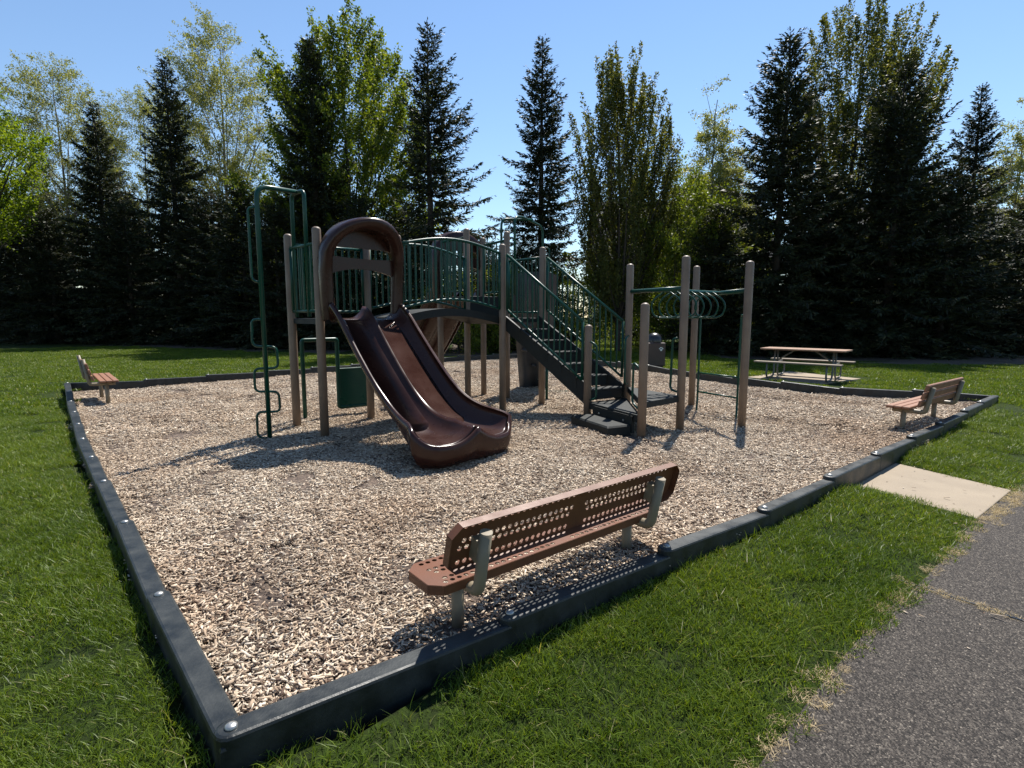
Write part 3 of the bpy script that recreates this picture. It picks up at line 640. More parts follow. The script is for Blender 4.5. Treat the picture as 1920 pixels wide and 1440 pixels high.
# double slide
def slide(name, org, ang, top, L, parent, flare=1.0, hood=True):
    ax = Vector((math.cos(ang), math.sin(ang))); ac = Vector((-math.sin(ang), math.cos(ang)))
    k_ = L/2.12; hz = (top-.37)/(1.58-.37)
    xs = [0, .10, .28, .55, .85, 1.15, 1.42, 1.65, 1.86, 2.12]; zs = [1.58, 1.57, 1.44, 1.16, .86, .60, .435, .365, .345, .35]
    zbed = lambda s: .37+(catmull(xs, zs, s/k_)-.37)*hz
    NS, NQ = 56, 40; G = []; prof = []
    def P3(s, q, z): p = Vector(org)+ax*s+ac*q; return Vector((p.x, p.y, z))
    for i in range(NS+1):
        s = L*i/NS; f = i/NS; fl = max(0, (f-.62)/.38)
        hwid = .475+.03*f+.14*flare*fl**1.5
        end = max(0, (f-.88)/.12)
        ho = (.20+.06*math.sin(math.pi*min(f*1.1, 1)))*(1-.30*end**2); hi = .15*(1-.30*end)
        if f < .06: ho *= .75
        row = []
        for j in range(NQ+1):
            q = -1+2*j/NQ; t = (abs(q)-.5)/.5; pw = (3.0+1.2*fl) if t > 0 else 3.0-1.1*end
            h = (ho if t > 0 else hi*(1+.25*fl))*abs(t)**pw
            lip = -.012*end**2*(1-abs(t)**2)
            bulge = .10*end**1.5*(1-min(1, abs(q)*1.0)**2)          # rounded plan of the exit
            row.append(P3(s+bulge*.9-.16*end*max(0, abs(q)-.72)/.28*0.6, q*hwid, zbed(s)+h+lip))
        G.append(row)
    m = psm()
    ids = m.grid(G)
    # rolled rim and skirt on the two sides and the exit
    bnd = [(ids[i][0], -ac, ax*0) for i in range(NS+1)]+[(ids[NS][j], None, None) for j in range(1, NQ)]+[(ids[i][NQ], ac, ax*0) for i in range(NS, -1, -1)]
    pos = [m.v[b[0]]+m.off for b in bnd]; prev = [b[0] for b in bnd]; nb = len(bnd)
    outd = []
    for k in range(nb):
        if k < NS-2: o = -ac
        elif k > nb-NS+1: o = ac
        else:
            fr = (k-(NS-2))/max(1, (nb-2*NS+3)); a_ = math.pi*fr; o = -ac*math.cos(a_)+ax*math.sin(a_)
        outd.append(Vector((o.x, o.y, 0)).normalized())
    def floorz(p): return max(.115, p.z-.20)
    rows = []
    for dx, dz in ((.020, .010), (.040, .003), (.050, -.02), (.048, -.05), (.034, -.085), (.010, -.14), (-.045, -.20)):
        cur = []
        for k, (p, o) in enumerate(zip(pos, outd)):
            fe = 1.0 if NS-3 < k < nb-NS+2 else max(0.0, (min(k, nb-1-k)/NS-.72)/.28)
            g_ = min(1, max(0, -dz/.20)); z_ = p.z+dz; z_ = z_*(1-fe*g_)+fe*g_*(.10)
            q = p+o*(dx-.10*fe*max(0, g_-.45)); q.z = max(z_, .08); cur.append(m.vert(q))
        rows.append(cur)
    allr = [prev]+rows
    for a, b in zip(allr, allr[1:]):
        for i in range(nb-1): m.face([a[i+1], a[i], b[i], b[i+1]], True)
    # underside
    last = rows[-1]
    for i in range(NS): m.face([last[i], last[i+1], last[nb-2-i], last[nb-1-i]], True)
    m.face([last[i] for i in range(NS, nb-NS)])
    o = m.build(name, 'slide_plastic', parent)
    if hood:
        h = psm(); zb_ = top-.02
        path = [(-.53, zb_), (-.545, zb_+.30), (-.555, zb_+.58)]+[(-.555*math.cos(t), zb_+.66+.56*math.sin(t)**.85) for t in np.linspace(.18, math.pi-.18, 17)]+[(.555, zb_+.58), (.545, zb_+.30), (.53, zb_)]
        n = len(path)
        def arch_row(din, dax, widen):
            out = []
            for k, (q, z) in enumerate(path):
                f = math.sin(math.pi*k/(n-1)); c_ = Vector((0, zb_+.55)); d_ = Vector((q, max(z-zb_-.55, 0))); d_ = d_.normalized() if d_.length > 1e-6 else Vector((1 if q > 0 else -1, 0))
                qq = q+d_.x*din; zz = z+d_.y*din; out.append(P3(dax*(.35+widen*f**2), qq, zz))
            return out
        prof = [(-.10, -.10, .4), (0.0, -.10, .4), (.022, .02, .4), (.020, .20, .9), (.000, .275, 1.0), (-.035, .29, 1.0), (-.095, .275, 1.0), (-.125, .20, .9), (-.125, .02, .5), (-.10, -.10, .4)]
        h.grid([arch_row(*pr_) for pr_ in prof], True)
        ho_ = h.build('hood', 'slide_plastic', o)
        b = psm(); rows = []
        for dy, dz0 in ((.0, 0), (.05, 0), (.05, 1), (.0, 1), (.0, 0)):
            r_ = []
            for k in range(15):
                q = -.52+1.04*k/14; low_ = zb_+.50+.13*math.cos(q/.52*1.45)**.8 if abs(q) < .519 else zb_+.5
                up_ = zb_+.775-.02*math.cos(q*3)
                r_.append(P3(.0+dy, q, up_ if dz0 else low_))
            rows.append(r_)
        b.grid(rows, False); b.build('crossbar', 'slide_plastic', o)
        b = psm(); rows = []
        for dy, dz0 in ((.0, 0), (.05, 0), (.05, 1), (.0, 1), (.0, 0)):
            r_ = []
            for k in range(17):
                q = -.50+1.0*k/16; top_ = zb_+.62+.50*math.sqrt(max(0, 1-(q/.535)**2)); low_ = min(zb_+.885-.06*abs(q/.5)**6, top_-.01)
                r_.append(P3(.0+dy, q, top_ if dz0 else low_))
            rows.append(r_)
        b.grid(rows, False); b.build('top_panel', 'slide_plastic', o)
        # back edge panel ears either side
        for s_ in (-1, 1):
            e = psm(); e.grid([[P3(.0, s_*.50, zb_-.02), P3(.0, s_*.54, zb_+.75)], [P3(-.08, s_*.50, zb_-.02), P3(-.08, s_*.54, zb_+.75)]]); e.build('side_panel', 'slide_plastic', o)
    return o
mid = (V2(pB)+V2(pC))/2
sl_ = slide('double_slide', (mid.x+.03, mid.y-.03), R(-44.5), 1.585, 2.08, PS); sl_['label'] = 'brown plastic double slide with arched hood'
mid2 = (V2(pI)+V2(pJ))/2
s2 = slide('double_slide', (mid2.x-.04, mid2.y+.04), R(128), 1.95, 2.7, PS); s2['label'] = 'brown slide behind the bridge'
# curved pipe climber by the slide tower
pole = pipe('climbing_pole', [(-2.985, 6.57, .02), (-2.985, 6.57, 3.12), (-2.675, 7.02, 3.14)], .028, .16, n=12)
pipe('arch_pipe', [(-2.80, 7.14, 1.60), (-2.80, 7.14, 3.14), (-2.55, 6.90, 3.14), (-2.55, 6.90, 1.60)], .024, .09, pole, n=10)
ex = Vector((.88, .30)).normalized()
def pp(o, z): return (-2.985+ex.x*o, 6.57+ex.y*o, z)
pipe('handle', [pp(0, 2.88), pp(-.10, 2.86), pp(-.10, 2.03), pp(0, 2.0)], .014, .06, pole)
pipe('foot_loops', [pp(0, 1.57), pp(-.13, 1.57), pp(-.135, 1.25), pp(.13, 1.24), pp(.14, .98), pp(-.13, .98), pp(-.135, .70), pp(.13, .69), pp(.135, .44), pp(-.13, .45), pp(-.135, .13), pp(0, .12)], .015, .07, pole)
# second arched climber, behind
pole2 = pipe('climbing_pole', [(.62, 11.3, .02), (.62, 11.3, 3.40), (.20, 10.75, 3.5), (.05, 10.3, 3.42), (.05, 10.3, 2.0)], .024, .16, n=10)
pipe('arch_pipe', [(-.20, 10.5, 1.95), (-.20, 10.5, 3.42), (.40, 10.95, 3.48)], .022, .14, pole2)
pipe('handle', [(.64, 11.3, 3.0), (.76, 11.3, 2.98), (.76, 11.3, 2.1), (.64, 11.3, 2.05)], .014, .06, pole2)
# grey moulded climbing wall
m = psm(); rows = []
for i in range(15):
    t = i/14; row = []
    for j in range(15):
        q = -1+2*j/14
        c = Vector((.50, 10.65)).lerp(Vector((.55, 12.9)), t**1.4*.55); zz = 2.42*(1-t)+.04
        px = c.x-.06+q*(.46-.16*t)*1.0; py = c.y+.10*math.cos(q*5)*(.4+.6*t)-.06*math.sin(t*9+q*2)
        row.append((px, py, zz-(.10*abs(q)**3 if i == 0 else 0)))
    rows.append(row)
m.grid(rows); bk_ = [[Vector(p)+Vector((0, .09, 0)) for p in r_] for r_ in rows]; m.grid(bk_, True, True)
m.grid([rows[0], bk_[0]], False, True); m.grid([[r_[0] for r_ in rows], [r_[0] for r_ in bk_]], False); m.grid([[r_[-1] for r_ in rows], [r_[-1] for r_ in bk_]], False, True)
cw = m.build('climbing_wall', 'grey_plastic', PS); cw['label'] = 'grey moulded plastic climbing wall behind the stairs'
for i, j in ((3, 3), (4, 9), (6, 5), (8, 11), (9, 3), (11, 7), (12, 11)):
    p = Vector(rows[i][j]); g_ = psm(); g_.tube([p+Vector((-.05, -.02, .0)), p+Vector((-.02, -.06, .02)), p+Vector((.03, -.06, .0)), p+Vector((.06, -.02, -.01))], [.015, .035, .035, .015], 8); g_.build('hand_hold', 'grey_plastic', cw)
# stepping pods (green loops)
sp_ = pipe('stepping_post', [(.62, 9.62, .02), (.62, 9.62, 1.0)], .025, n=10)
for dx, dy, z in ((-.08, .25, .92), (.06, .20, .62), (.02, .12, .48), (-.20, .05, .30), (.20, .02, .28)):
    m = psm(); m.ring((.62+dx, 9.62+dy, z), 1.0, .014, 22, 6, (.17, .02, 0), (-.01, .10, 0)); m.build('foot_loop', 'green_paint', sp_)
# play panel under the slide deck
pn = pipe('panel_frame', [(-2.98, 7.72, .02), (-2.98, 7.72, 1.27), (-2.60, 8.08, 1.27), (-2.60, 8.08, .25), (-2.18, 8.40, .25)], .030, .04, n=10)
m = psm(); a = Vector((-2.60, 8.08)); b = Vector((-2.16, 8.42)); c = (a+b)/2; m.box((c.x, c.y, .55), ((b-a).length, .03, .58), math.atan2((b-a).y, (b-a).x), .01); m.build('activity_panel', 'green_paint', pn)

# ------------------------------------------------------------------ benches
def bench_frame(root, xs, seat_z, back_top, off=.30):
    for x in xs:
        m = MB(); m.tube([(x, 0, -.1), (x, 0, seat_z-.03)], .032, 14); m.build('leg', 'frame_khaki', root)
        m = MB(); m.tube(fillet([(x+.001, .13, seat_z-.032), (x, -off+.15, seat_z-.034), (x, -off+.065, seat_z-.032), (x, -off, back_top-.03)], .10, 8), .030, 14); m.build('back_support', 'frame_khaki', root)
def tray(length, depth, rows, pitch, hr, cham, skirt, solid):
    """perforated panel in local x (length) y (depth), z=0, skirt downward"""
    V = []; F = []
    def v(x, y, z=0.0): V.append((x, y, z)); return len(V)-1
    mx = .055; nxc = int((length-2*mx)/pitch); x0 = (length-nxc*pitch)/2
    ys = [0]; ny = len(rows); y0 = (depth-ny*pitch)/2
    for r_ in range(ny):
        sh = pitch/2 if r_ % 2 else 0
        ya = y0+r_*pitch; yb = ya+pitch; xl = x0+sh; ncell = nxc-(1 if r_ % 2 else 0)
        if r_ % 2:
            for xa, xb in ((x0, x0+sh), (x0+nxc*pitch-sh, x0+nxc*pitch)): F.append((v(xa, ya), v(xb, ya), v(xb, yb), v(xa, yb)))
        k = 0
        while k < ncell:
            xa = xl+k*pitch; xb = xa+pitch; xc = (xa+xb)/2; yc = (ya+yb)/2
            if rows[r_] and not any(s0_ <= xc <= s1_ for s0_, s1_ in solid):
                o = [v(xa, ya), v(xc, ya), v(xb, ya), v(xb, yc), v(xb, yb), v(xc, yb), v(xa, yb), v(xa, yc)]
                h_ = [v(xc+hr*math.cos(R(225+45*i)), yc+hr*math.sin(R(225+45*i))) for i in range(8)]
                for i in range(8): F.append((o[i], o[(i+1) % 8], h_[(i+1) % 8], h_[i]))
            else: F.append((v(xa, ya), v(xb, ya), v(xb, yb), v(xa, yb)))
            k += 1
    xa, xb, ya, yb = x0, x0+nxc*pitch, y0, y0+ny*pitch
    out = [(cham, 0), (length-cham, 0), (length, cham), (length, depth-cham), (length-cham, depth), (cham, depth), (0, depth-cham), (0, cham)]
    inn = [(xa, ya), (xb, ya), (xb, ya), (xb, yb), (xb, yb), (xa, yb), (xa, yb), (xa, ya)]
    for i in range(8):
        j = (i+1) % 8
        if inn[i] == inn[j]: F.append((v(*out[i]), v(*out[j]), v(*inn[i])))
        else: F.append((v(*out[i]), v(*out[j]), v(*inn[j]), v(*inn[i])))
        F.append((v(*out[j]), v(*out[i]), v(*out[i], -skirt), v(*out[j], -skirt)))
    return V, F
def panel_obj(name, V, F, mtx, root):
    me = bpy.data.meshes.new(name); me.from_pydata([tuple(mtx@Vector(p)) for p in V], [], F); me.update()
    o = add_obj(name, me, 'bench_coat', root); md = o.modifiers.new('thickness', 'SOLIDIFY'); md.thickness = .004; md.offset = 0; return o
nb = empty('park_bench', (-.270, 2.545, .10), R(39))
tag(nb, 'brown perforated metal bench with khaki pipe frame beside the front border', 'bench', 'playground benches')
bench_frame(nb, (0, 1.30), .26, .57, .245)
V, F = tray(1.72, .29, [1, 1, 0, 1, 1, 0, 1], .038, .0135, .055, .045, [(.80, .90)])
panel_obj('seat', V, F, Matrix.Translation((-.20, -.115, .275)), nb)
V, F = tray(1.70, .25, [1, 0, 1, 1, 0, 1], .0385, .0140, .05, -.042, [(.80, .90)])
panel_obj('backrest', V, F, Matrix.Translation((-.165, -.125, .352))@Matrix.Rotation(R(90+15), 4, 'X'), nb)
for x in (0, 1.3):
    m = MB(); m.box((x+.0, -.178, .44), (.05, .06, .11), rot=Matrix.Rotation(R(15), 3, 'X')); m.build('bracket', 'frame_khaki', nb)
def slat_bench(loc, rz, label, span=1.30, over=.22, seat_z=.29, back_top=.62):
    b = empty('park_bench', loc, rz); tag(b, label, 'bench', 'playground benches')
    bench_frame(b, (0, span), seat_z, back_top)
    for y in (-.095, .0, .095):
        m = MB(); m.box((span/2, y+.03, seat_z+.018), (span+2*over, .085, .036), 0, .008); m.build('seat_slat', 'bench_plank', b)
    for k in range(3):
        t = k; m = MB(); z = seat_z+.085+k*.105; y = -.175-.30*(z-seat_z)*.95
        m.box((span/2, y, z), (span+2*over-.06, .036, .095), rot=Matrix.Rotation(R(17), 3, 'X'), bev=.008); m.build('back_slat', 'bench_plank', b)
    return b
slat_bench((5.26, 7.20, .10), R(37.5), 'brown slatted bench on the mulch near the picnic table corner of the border', 1.28, .15)
slat_bench((-8.02, 10.52, .10), R(131-180), 'brown slatted bench standing in the border corner by the dark trees, facing the slide', 1.30, .18, .36, .80)

# ------------------------------------------------------------------ picnic table
pt = empty('picnic_table', (7.48, 13.88, .022), R(-43))
tag(pt, 'picnic table with tan plank top and steel pipe legs on a concrete pad', 'picnic table')
Lt = 1.96
for k in range(4):
    m = MB(); m.box((0, -.285+.19*k, .745), (Lt, .18, .038), 0, .006); m.build('table_plank', 'picnic_plank', pt)
for s_ in (-1, 1):
    for k in range(2):
        m = MB(); m.box((0, s_*(.585+.13*k), .43), (Lt+.02, .12, .038), 0, .006); m.build('seat_plank', 'picnic_seat', pt)
for x in (-.68, .68):
    for s_ in (-1, 1):
        m = MB(); m.tube(fillet([(x, s_*.70, .41), (x, s_*.72, .03), (x, s_*.14, .03), (x, s_*.12, .72)], .16, 8), .022, 10); m.build('leg', 'galvanised', pt)
    m = MB(); m.tube([(x, -.62, .40), (x, .62, .40)], .02, 8); m.build('cross_tube', 'galvanised', pt)
    m = MB(); m.tube([(x, 0, .42), (x*.35, 0, .72)], .018, 8); m.build('brace', 'galvanised', pt)

# ------------------------------------------------------------------ litter bin
tb = empty('litter_bin', (4.42, 16.95, 0), R(8)); tag(tb, 'brown square litter bin with black domed lid standing behind the ring ladder', 'litter bin')
m = MB(); m.box((0, 0, .44), (.56, .50, .74), 0, .03); bd = m.build('body', 'can_brown', tb)
for x in (-.2, .2): m = MB(); m.box((x, 0, .04), (.06, .4, .08)); m.build('foot', 'black_plastic', tb)
m = MB(); dome = [[(r_*math.cos(2*math.pi*k/20), r_*math.sin(2*math.pi*k/20), z) for k in range(21)] for r_, z in ((.25, .81), (.25, .86), (.235, .95), (.19, 1.03), (.11, 1.085), (.01, 1.10))]
m.grid(dome, True); m.build('lid', 'black_plastic', tb)
m = MB(); cx_, cz_ = .13, .60
for dx, dz, rr in ((0, -.02, .035), (-.05, .02, .02), (-.02, .05, .02), (.02, .05, .02), (.05, .02, .02)):
    ids = [m.vert((cx_+dx+rr*math.cos(2*math.pi*k/10), -.254, cz_+dz+rr*math.sin(2*math.pi*k/10))) for k in range(10)]; m.face(ids)
m.build('emblem', 'white_print', bd)

# ------------------------------------------------------------------ dandelions
for x, y in ((-4.70, 5.56), (-4.64, 5.70)):
    dn = empty('dandelion', (x, y, 0)); tag(dn, 'small yellow dandelion in the grass beside the dark border', 'flower', 'dandelions in the grass')
    m = MB(); m.tube([(0, 0, 0), (.004, 0, .07)], .003, 6); m.build('stem', 'grass_blade', dn)
    m = MB()
    for k in range(14):
        a = 2*math.pi*k/14; c = m.vert((.004, 0, .072)); p = [m.vert((.004+.022*math.cos(a+e), .022*math.sin(a+e), .080)) for e in (-.25, .25)]; m.face([c, p[0], p[1]])
    for k in range(10):
        a = 2*math.pi*k/10+.2; c = m.vert((.004, 0, .074)); p = [m.vert((.004+.014*math.cos(a+e), .014*math.sin(a+e), .088)) for e in (-.3, .3)]; m.face([c, p[0], p[1]])
    m.build('bloom', 'dandelion_yellow', dn)

# ------------------------------------------------------------------ houses beyond the trees
def house(loc, rz, L, W, wall, ridge, label, winx):
    h = empty('house', loc, rz); tag(h, label, 'house')
    m = MB(); m.box((0, 0, wall/2), (L, W, wall))
    for s_ in (-1, 1):
        a = [m.vert((s_*L/2, -W/2, wall)), m.vert((s_*L/2, W/2, wall)), m.vert((s_*L/2, 0, ridge-.15))]; m.face(a if s_ > 0 else a[::-1])
    m.build('wall', 'siding', h)
    m = MB(); e = .5; sl = (ridge-wall)/(W/2); th = .18
    pts = [(-W/2-e, wall-e*sl), (0, ridge), (W/2+e, wall-e*sl), (W/2+e, wall-e*sl+th), (0, ridge+th), (-W/2-e, wall-e*sl+th)]
    f = [[m.vert((s_*(L/2+.4), y, z)) for y, z in pts] for s_ in (-1, 1)]
    m.face(f[0]); m.face(f[1][::-1])
    for k in range(6): m.face([f[0][k], f[1][k], f[1][(k+1) % 6], f[0][(k+1) % 6]])
    rf = m.build('roof', 'roof_shingle', h)
    m = MB(); m.box((L*.22, 1.2, ridge+.2), (.6, .6, 1.4)); m.build('chimney', 'siding', rf)
    for x, z, ww, hh in winx:
        m = MB(); m.box((x, -W/2-.02, z), (ww+.2, .08, hh+.2)); wn = m.build('window', 'trim_white', h)
        m = MB(); m.box((x, -W/2-.055, z), (ww, .03, hh)); m.build('pane', 'window_glass', wn)
house((13.5, 47, 0), R(-4), 13, 10, 6.2, 11.0, 'beige sided house with grey shingle roof behind the upswept maple', [(-4.2, 1.6, 1.2, 1.4), (-1.2, 1.5, 1.0, 1.5), (2.4, 1.6, 1.8, 1.5), (-4, 4.3, 1.1, 1.2), (0, 4.3, 1.1, 1.2), (3.6, 4.3, 1.1, 1.2)])
house((29, 40, 0), R(6), 13, 9, 5.4, 9.2, 'beige sided house with grey shingle roof behind the dense spruces by the picnic table', [(-4, 1.6, 1.4, 1.4), (0, 1.6, 1.4, 1.4), (4, 1.6, 1.4, 1.4), (-3, 4.2, 1.1, 1.2), (3, 4.2, 1.1, 1.2)])
house((-22, 52, 0), R(-10), 16, 9, 5.6, 9.8, 'beige sided house with grey roof behind the pale birches', [(-5, 1.6, 1.4, 1.4), (0, 1.6, 1.4, 1.4), (5, 1.6, 1.4, 1.4), (-3, 4.2, 1.1, 1.2), (3, 4.2, 1.1, 1.2)])

# ------------------------------------------------------------------ trees
def diamonds(base, direc, length, width, roll_ref, rng, cup=.0):
    """two-triangle leaf/twig shapes; arrays -> verts, tris"""
    n = len(base); d = direc/np.maximum(np.linalg.norm(direc, axis=1, keepdims=True), 1e-9)
    s = np.cross(d, roll_ref); s /= np.maximum(np.linalg.norm(s, axis=1, keepdims=True), 1e-9)
    L = length[:, None]; W = width[:, None]
    mid = base+d*L*.45
    V = np.stack([base, mid+s*W/2, base+d*L, mid-s*W/2], 1).reshape(-1, 3)
    b = np.arange(n)*4
    return V, np.stack([b, b+1, b+2, b+3], 1)
def tubes_np(paths, rads, n=5):
    V = []; Q = []; off = 0
    for P, r in zip(paths, rads):
        P = np.asarray(P, float); k = len(P); T = np.gradient(P, axis=0); T /= np.maximum(np.linalg.norm(T, axis=1, keepdims=True), 1e-9)
        ref = np.where(np.abs(T[:, 2:3]) > .9, np.array([[1., 0, 0]]), np.array([[0, 0, 1.]])); S = np.cross(T, ref); S /= np.maximum(np.linalg.norm(S, axis=1, keepdims=True), 1e-9); B = np.cross(T, S)
        a = np.arange(n)*2*np.pi/n
        ring = P[:, None]+(S[:, None]*np.cos(a)[None, :, None]+B[:, None]*np.sin(a)[None, :, None])*np.asarray(r)[:, None, None]
        V.append(ring.reshape(-1, 3))
        i = np.arange(k-1)[:, None]*n; j = np.arange(n)[None]; jn = (j+1) % n
        Q.append((np.stack([i+j, i+jn, i+n+jn, i+n+j], -1)+off).reshape(-1, 4)); off += k*n
    return np.concatenate(V), np.concatenate(Q)
def unit(v): return v/np.maximum(np.linalg.norm(v, axis=-1, keepdims=True), 1e-9)

def spruce_meshes(H, Rb, seed, skirt=.04, power=.8, gap=.0, dens=1.0, side_bias=None):
    r = np.random.default_rng(seed)
    zs = []; z = skirt*H
    while z < H*.985:
        zs.append(z); z += r.uniform(.24, .36)*(1 if z < .8*H else .75)
    paths = []; rads = []; TB = []; TD = []; TL = []; TW = []; TT = []
    bend = r.normal(0, .012, 2)
    tz = np.linspace(0, H, 14); tr = [np.column_stack([bend[0]*np.sin(tz*.5)*3, bend[1]*np.sin(tz*.4)*3, tz])]; trr = [np.linspace(.026*H*.55+.04, .012, 14)]
    for z in zs:
        f = z/H; Lb = Rb*(1-f)**power*(min(1, .55+f*4))+.10
        nb = int(r.integers(6, 9)) if f < .85 else int(r.integers(4, 6)); a0 = r.uniform(0, 2*np.pi)
        for k in range(nb):
            if r.uniform() < gap: continue
            az = a0+2*np.pi*k/nb+r.normal(0, .25); L = Lb*r.uniform(.55, 1.18)
            if side_bias is not None: L *= 1+side_bias[1]*math.cos(az-side_bias[0])
            el = R(-18+62*f**1.3)+r.normal(0, .10)
            t = np.linspace(0, 1, 7); rad = L*t*np.cos(el); zz = z+L*(np.sin(el)*t-.30*(1-f)*t*t+.26*t**3)
            ca, sa = math.cos(az), math.sin(az); P = np.column_stack([ca*rad, sa*rad, zz]); paths.append(P); rads.append(np.linspace(.008+.012*L*.5, .003, 7))
            # twigs
            nt = max(5, int(L/.065*dens)); s = np.sort(r.uniform(.10, 1.0, nt)); s[-1] = 1.0
            Pi = np.column_stack([np.interp(s, t, P[:, c]) for c in range(3)])
            out = np.array([ca, sa, 0.]); per = np.array([-sa, ca, 0.]); sg = np.where(np.arange(nt) % 2 == 0, 1., -1.)
            tl = (.16+.42*np.minimum(L, 2.4)*.5*(1-s)**.8)*r.uniform(.7, 1.2, nt)
            D = unit(out*(.75+.3*s)[:, None]+per*(sg*r.uniform(.45, 1.0, nt))[:, None]+np.array([0, 0, 1.])*r.normal(-.12+.35*f, .22, nt)[:, None])
            D[-1] = unit(out+np.array([0, 0, .25]))
            # each twig: 3 sub sprays along it
            for q, ls, wd in ((0., .75, 1.), (.35, .6, .9), (.62, .55, .75)):
                TB.append(Pi+D*(tl*q)[:, None]); dd = D+r.normal(0, .26, (nt, 3))+np.array([0, 0, -.10 if f < .7 else .12]); TD.append(dd)
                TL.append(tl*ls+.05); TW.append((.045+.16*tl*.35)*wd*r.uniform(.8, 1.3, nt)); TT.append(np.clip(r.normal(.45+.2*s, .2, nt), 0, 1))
            # hanging sprays
            hn = int(nt*.7); si = r.uniform(.15, .95, hn); Ph = np.column_stack([np.interp(si, t, P[:, c]) for c in range(3)])
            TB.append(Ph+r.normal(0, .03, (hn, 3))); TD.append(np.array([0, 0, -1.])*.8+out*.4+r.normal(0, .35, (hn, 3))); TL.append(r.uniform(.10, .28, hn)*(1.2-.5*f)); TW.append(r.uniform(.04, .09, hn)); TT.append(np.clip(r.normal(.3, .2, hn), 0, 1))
    # leader
    n = 26; zt = r.uniform(H*.93, H*1.0, n); TB.append(np.column_stack([np.zeros(n), np.zeros(n), zt])); a = r.uniform(0, 2*np.pi, n)
    TD.append(np.column_stack([np.cos(a)*.6, np.sin(a)*.6, np.full(n, .9)])); TL.append(r.uniform(.08, .22, n)); TW.append(r.uniform(.03, .05, n)); TT.append(np.full(n, .6))
    B = np.concatenate(TB); D = np.concatenate(TD); L = np.concatenate(TL); W = np.concatenate(TW); T = np.concatenate(TT)
    V, Q = diamonds(B, D, L, W, unit(r.normal(0, 1, (len(B), 3))+np.array([0, 0, 1.2])), r)
    crown = np_mesh('crown', V, quads=Q, tint=T)
    # needles on boughs: join bare boughs with trunk
    Vt, Qt = tubes_np(tr+paths, trr+rads, 5); trunk = np_mesh('trunk', Vt, quads=Qt, smooth=True)
    return trunk, crown

def tree_meshes(H, seed, prof, clumps, leaves, leaf, streak, up, base_r, slope=.9, asp=.75, fuzz=.16, main=36, droop=0.0, inner=.12):
    """trunk, limbs and leaf clumps filling an envelope prof = [(height fraction, radius m), ...]"""
    r = np.random.default_rng(seed); hf = np.array([p[0] for p in prof]); rf = np.array([p[1] for p in prof])
    lean = r.normal(0, .015, 2); K = 14; tz = np.linspace(0, H*.93, K)
    wob = np.cumsum(r.normal(0, .05, (K, 2)), 0)*np.linspace(0, 1, K)[:, None]
    trunk = np.column_stack([lean[0]*tz+wob[:, 0], lean[1]*tz+wob[:, 1], tz])
    paths = [trunk]; rads = [np.linspace(base_r, .02, K)]
    # clump centres
    hs = np.linspace(hf[0], 1, 300); wgt = np.interp(hs, hf, rf)**1.5+.05; hh = r.choice(hs, clumps, p=wgt/wgt.sum())+r.normal(0, .01, clumps)
    az = r.uniform(0, 2*np.pi, clumps); rad = np.interp(hh, hf, rf)*np.sqrt(r.uniform(inner, 1.0, clumps))*(1+.18*np.sin(3*az+seed)*np.sin(hh*17+az))
    C = np.column_stack([np.cos(az)*rad, np.sin(az)*rad, hh*H]); C[:, 2] = np.minimum(C[:, 2], H*1.0)
    order = np.argsort(-rad*(.5+r.uniform(0, 1, clumps))); nodes = [trunk[3:]]; LB = []; LD = []
    per = leaves/clumps
    for n_, i in enumerate(order):
        c = C[i]; out = np.array([math.cos(az[i]), math.sin(az[i]), 0]); rel = rad[i]/max(np.interp(hh[i], hf, rf), .3)
        d = unit(out*(.35+.65*rel)*(1.0-.35*min(up, 1.5))+np.array([0, 0, up*(.5+.6*hh[i])-droop])+r.normal(0, .18, 3)); ls = streak*r.uniform(.6, 1.35)
        s0 = c-d*ls*.5
        if n_ < main:
            z0 = max(H*.10, s0[2]-rad[i]*slope*r.uniform(.9, 1.4)-.6); b0 = np.array([np.interp(z0, tz, trunk[:, 0]), np.interp(z0, tz, trunk[:, 1]), z0]); r0 = base_r*.38*(1-.6*z0/H)
        else:
            N = np.concatenate(nodes); ok = N[:, 2] < s0[2]-.12; Q = N[ok] if ok.any() else N
            dd = Q-s0; b0 = Q[np.argmin((dd[:, :2]**2).sum(1)*1.4+(dd[:, 2]+.5)**2*.6)]; r0 = .012+.004*np.linalg.norm(b0-s0)
        ctl = b0*.45+s0*.55+np.array([0, 0, -.12*np.linalg.norm(s0-b0)*(.4+.6*min(up, 1.2))])+r.normal(0, .10, 3)
        t = np.linspace(0, 1, 7)[:, None]; P = b0*(1-t)**2+ctl*2*t*(1-t)+s0*t*t
        t2 = np.linspace(.3, 1, 3)[:, None]; tail = s0+d*ls*t2+np.array([0, 0, -droop*.35*ls])*t2**2; P = np.concatenate([P, tail])
        paths.append(P); rads.append(np.linspace(max(r0, .008), .003, len(P))); nodes.append(P[2:7])
        m_ = r.poisson(per*r.uniform(.45, 1.55))
        if m_ < 1: continue
        u = r.uniform(-.15, 1.05, m_)[:, None]; q = s0+d*ls*u+np.array([0, 0, -droop*.35*ls])*u**2
        taper = (1.15-.75*np.clip(u, 0, 1)); LB.append(q+r.normal(0, fuzz, (m_, 3))*taper); LD.append(np.tile(d, (m_, 1)))
    B = np.concatenate(LB); D = np.concatenate(LD); n = len(B)
    d = unit(D*.4+r.normal(0, .8, B.shape)+np.array([0, 0, -.25-.5*droop]))
    V, Q = diamonds(B, d, r.uniform(.7, 1.35, n)*leaf, r.uniform(.6, 1.0, n)*leaf*asp, unit(r.normal(0, 1, (n, 3))), r)
    crown = np_mesh('crown', V, quads=Q, tint=np.clip(r.normal(.5, .22, n), 0, 1))
    Vt, Qt = tubes_np(paths, rads, 5); return np_mesh('trunk', Vt, quads=Qt, smooth=True), crown

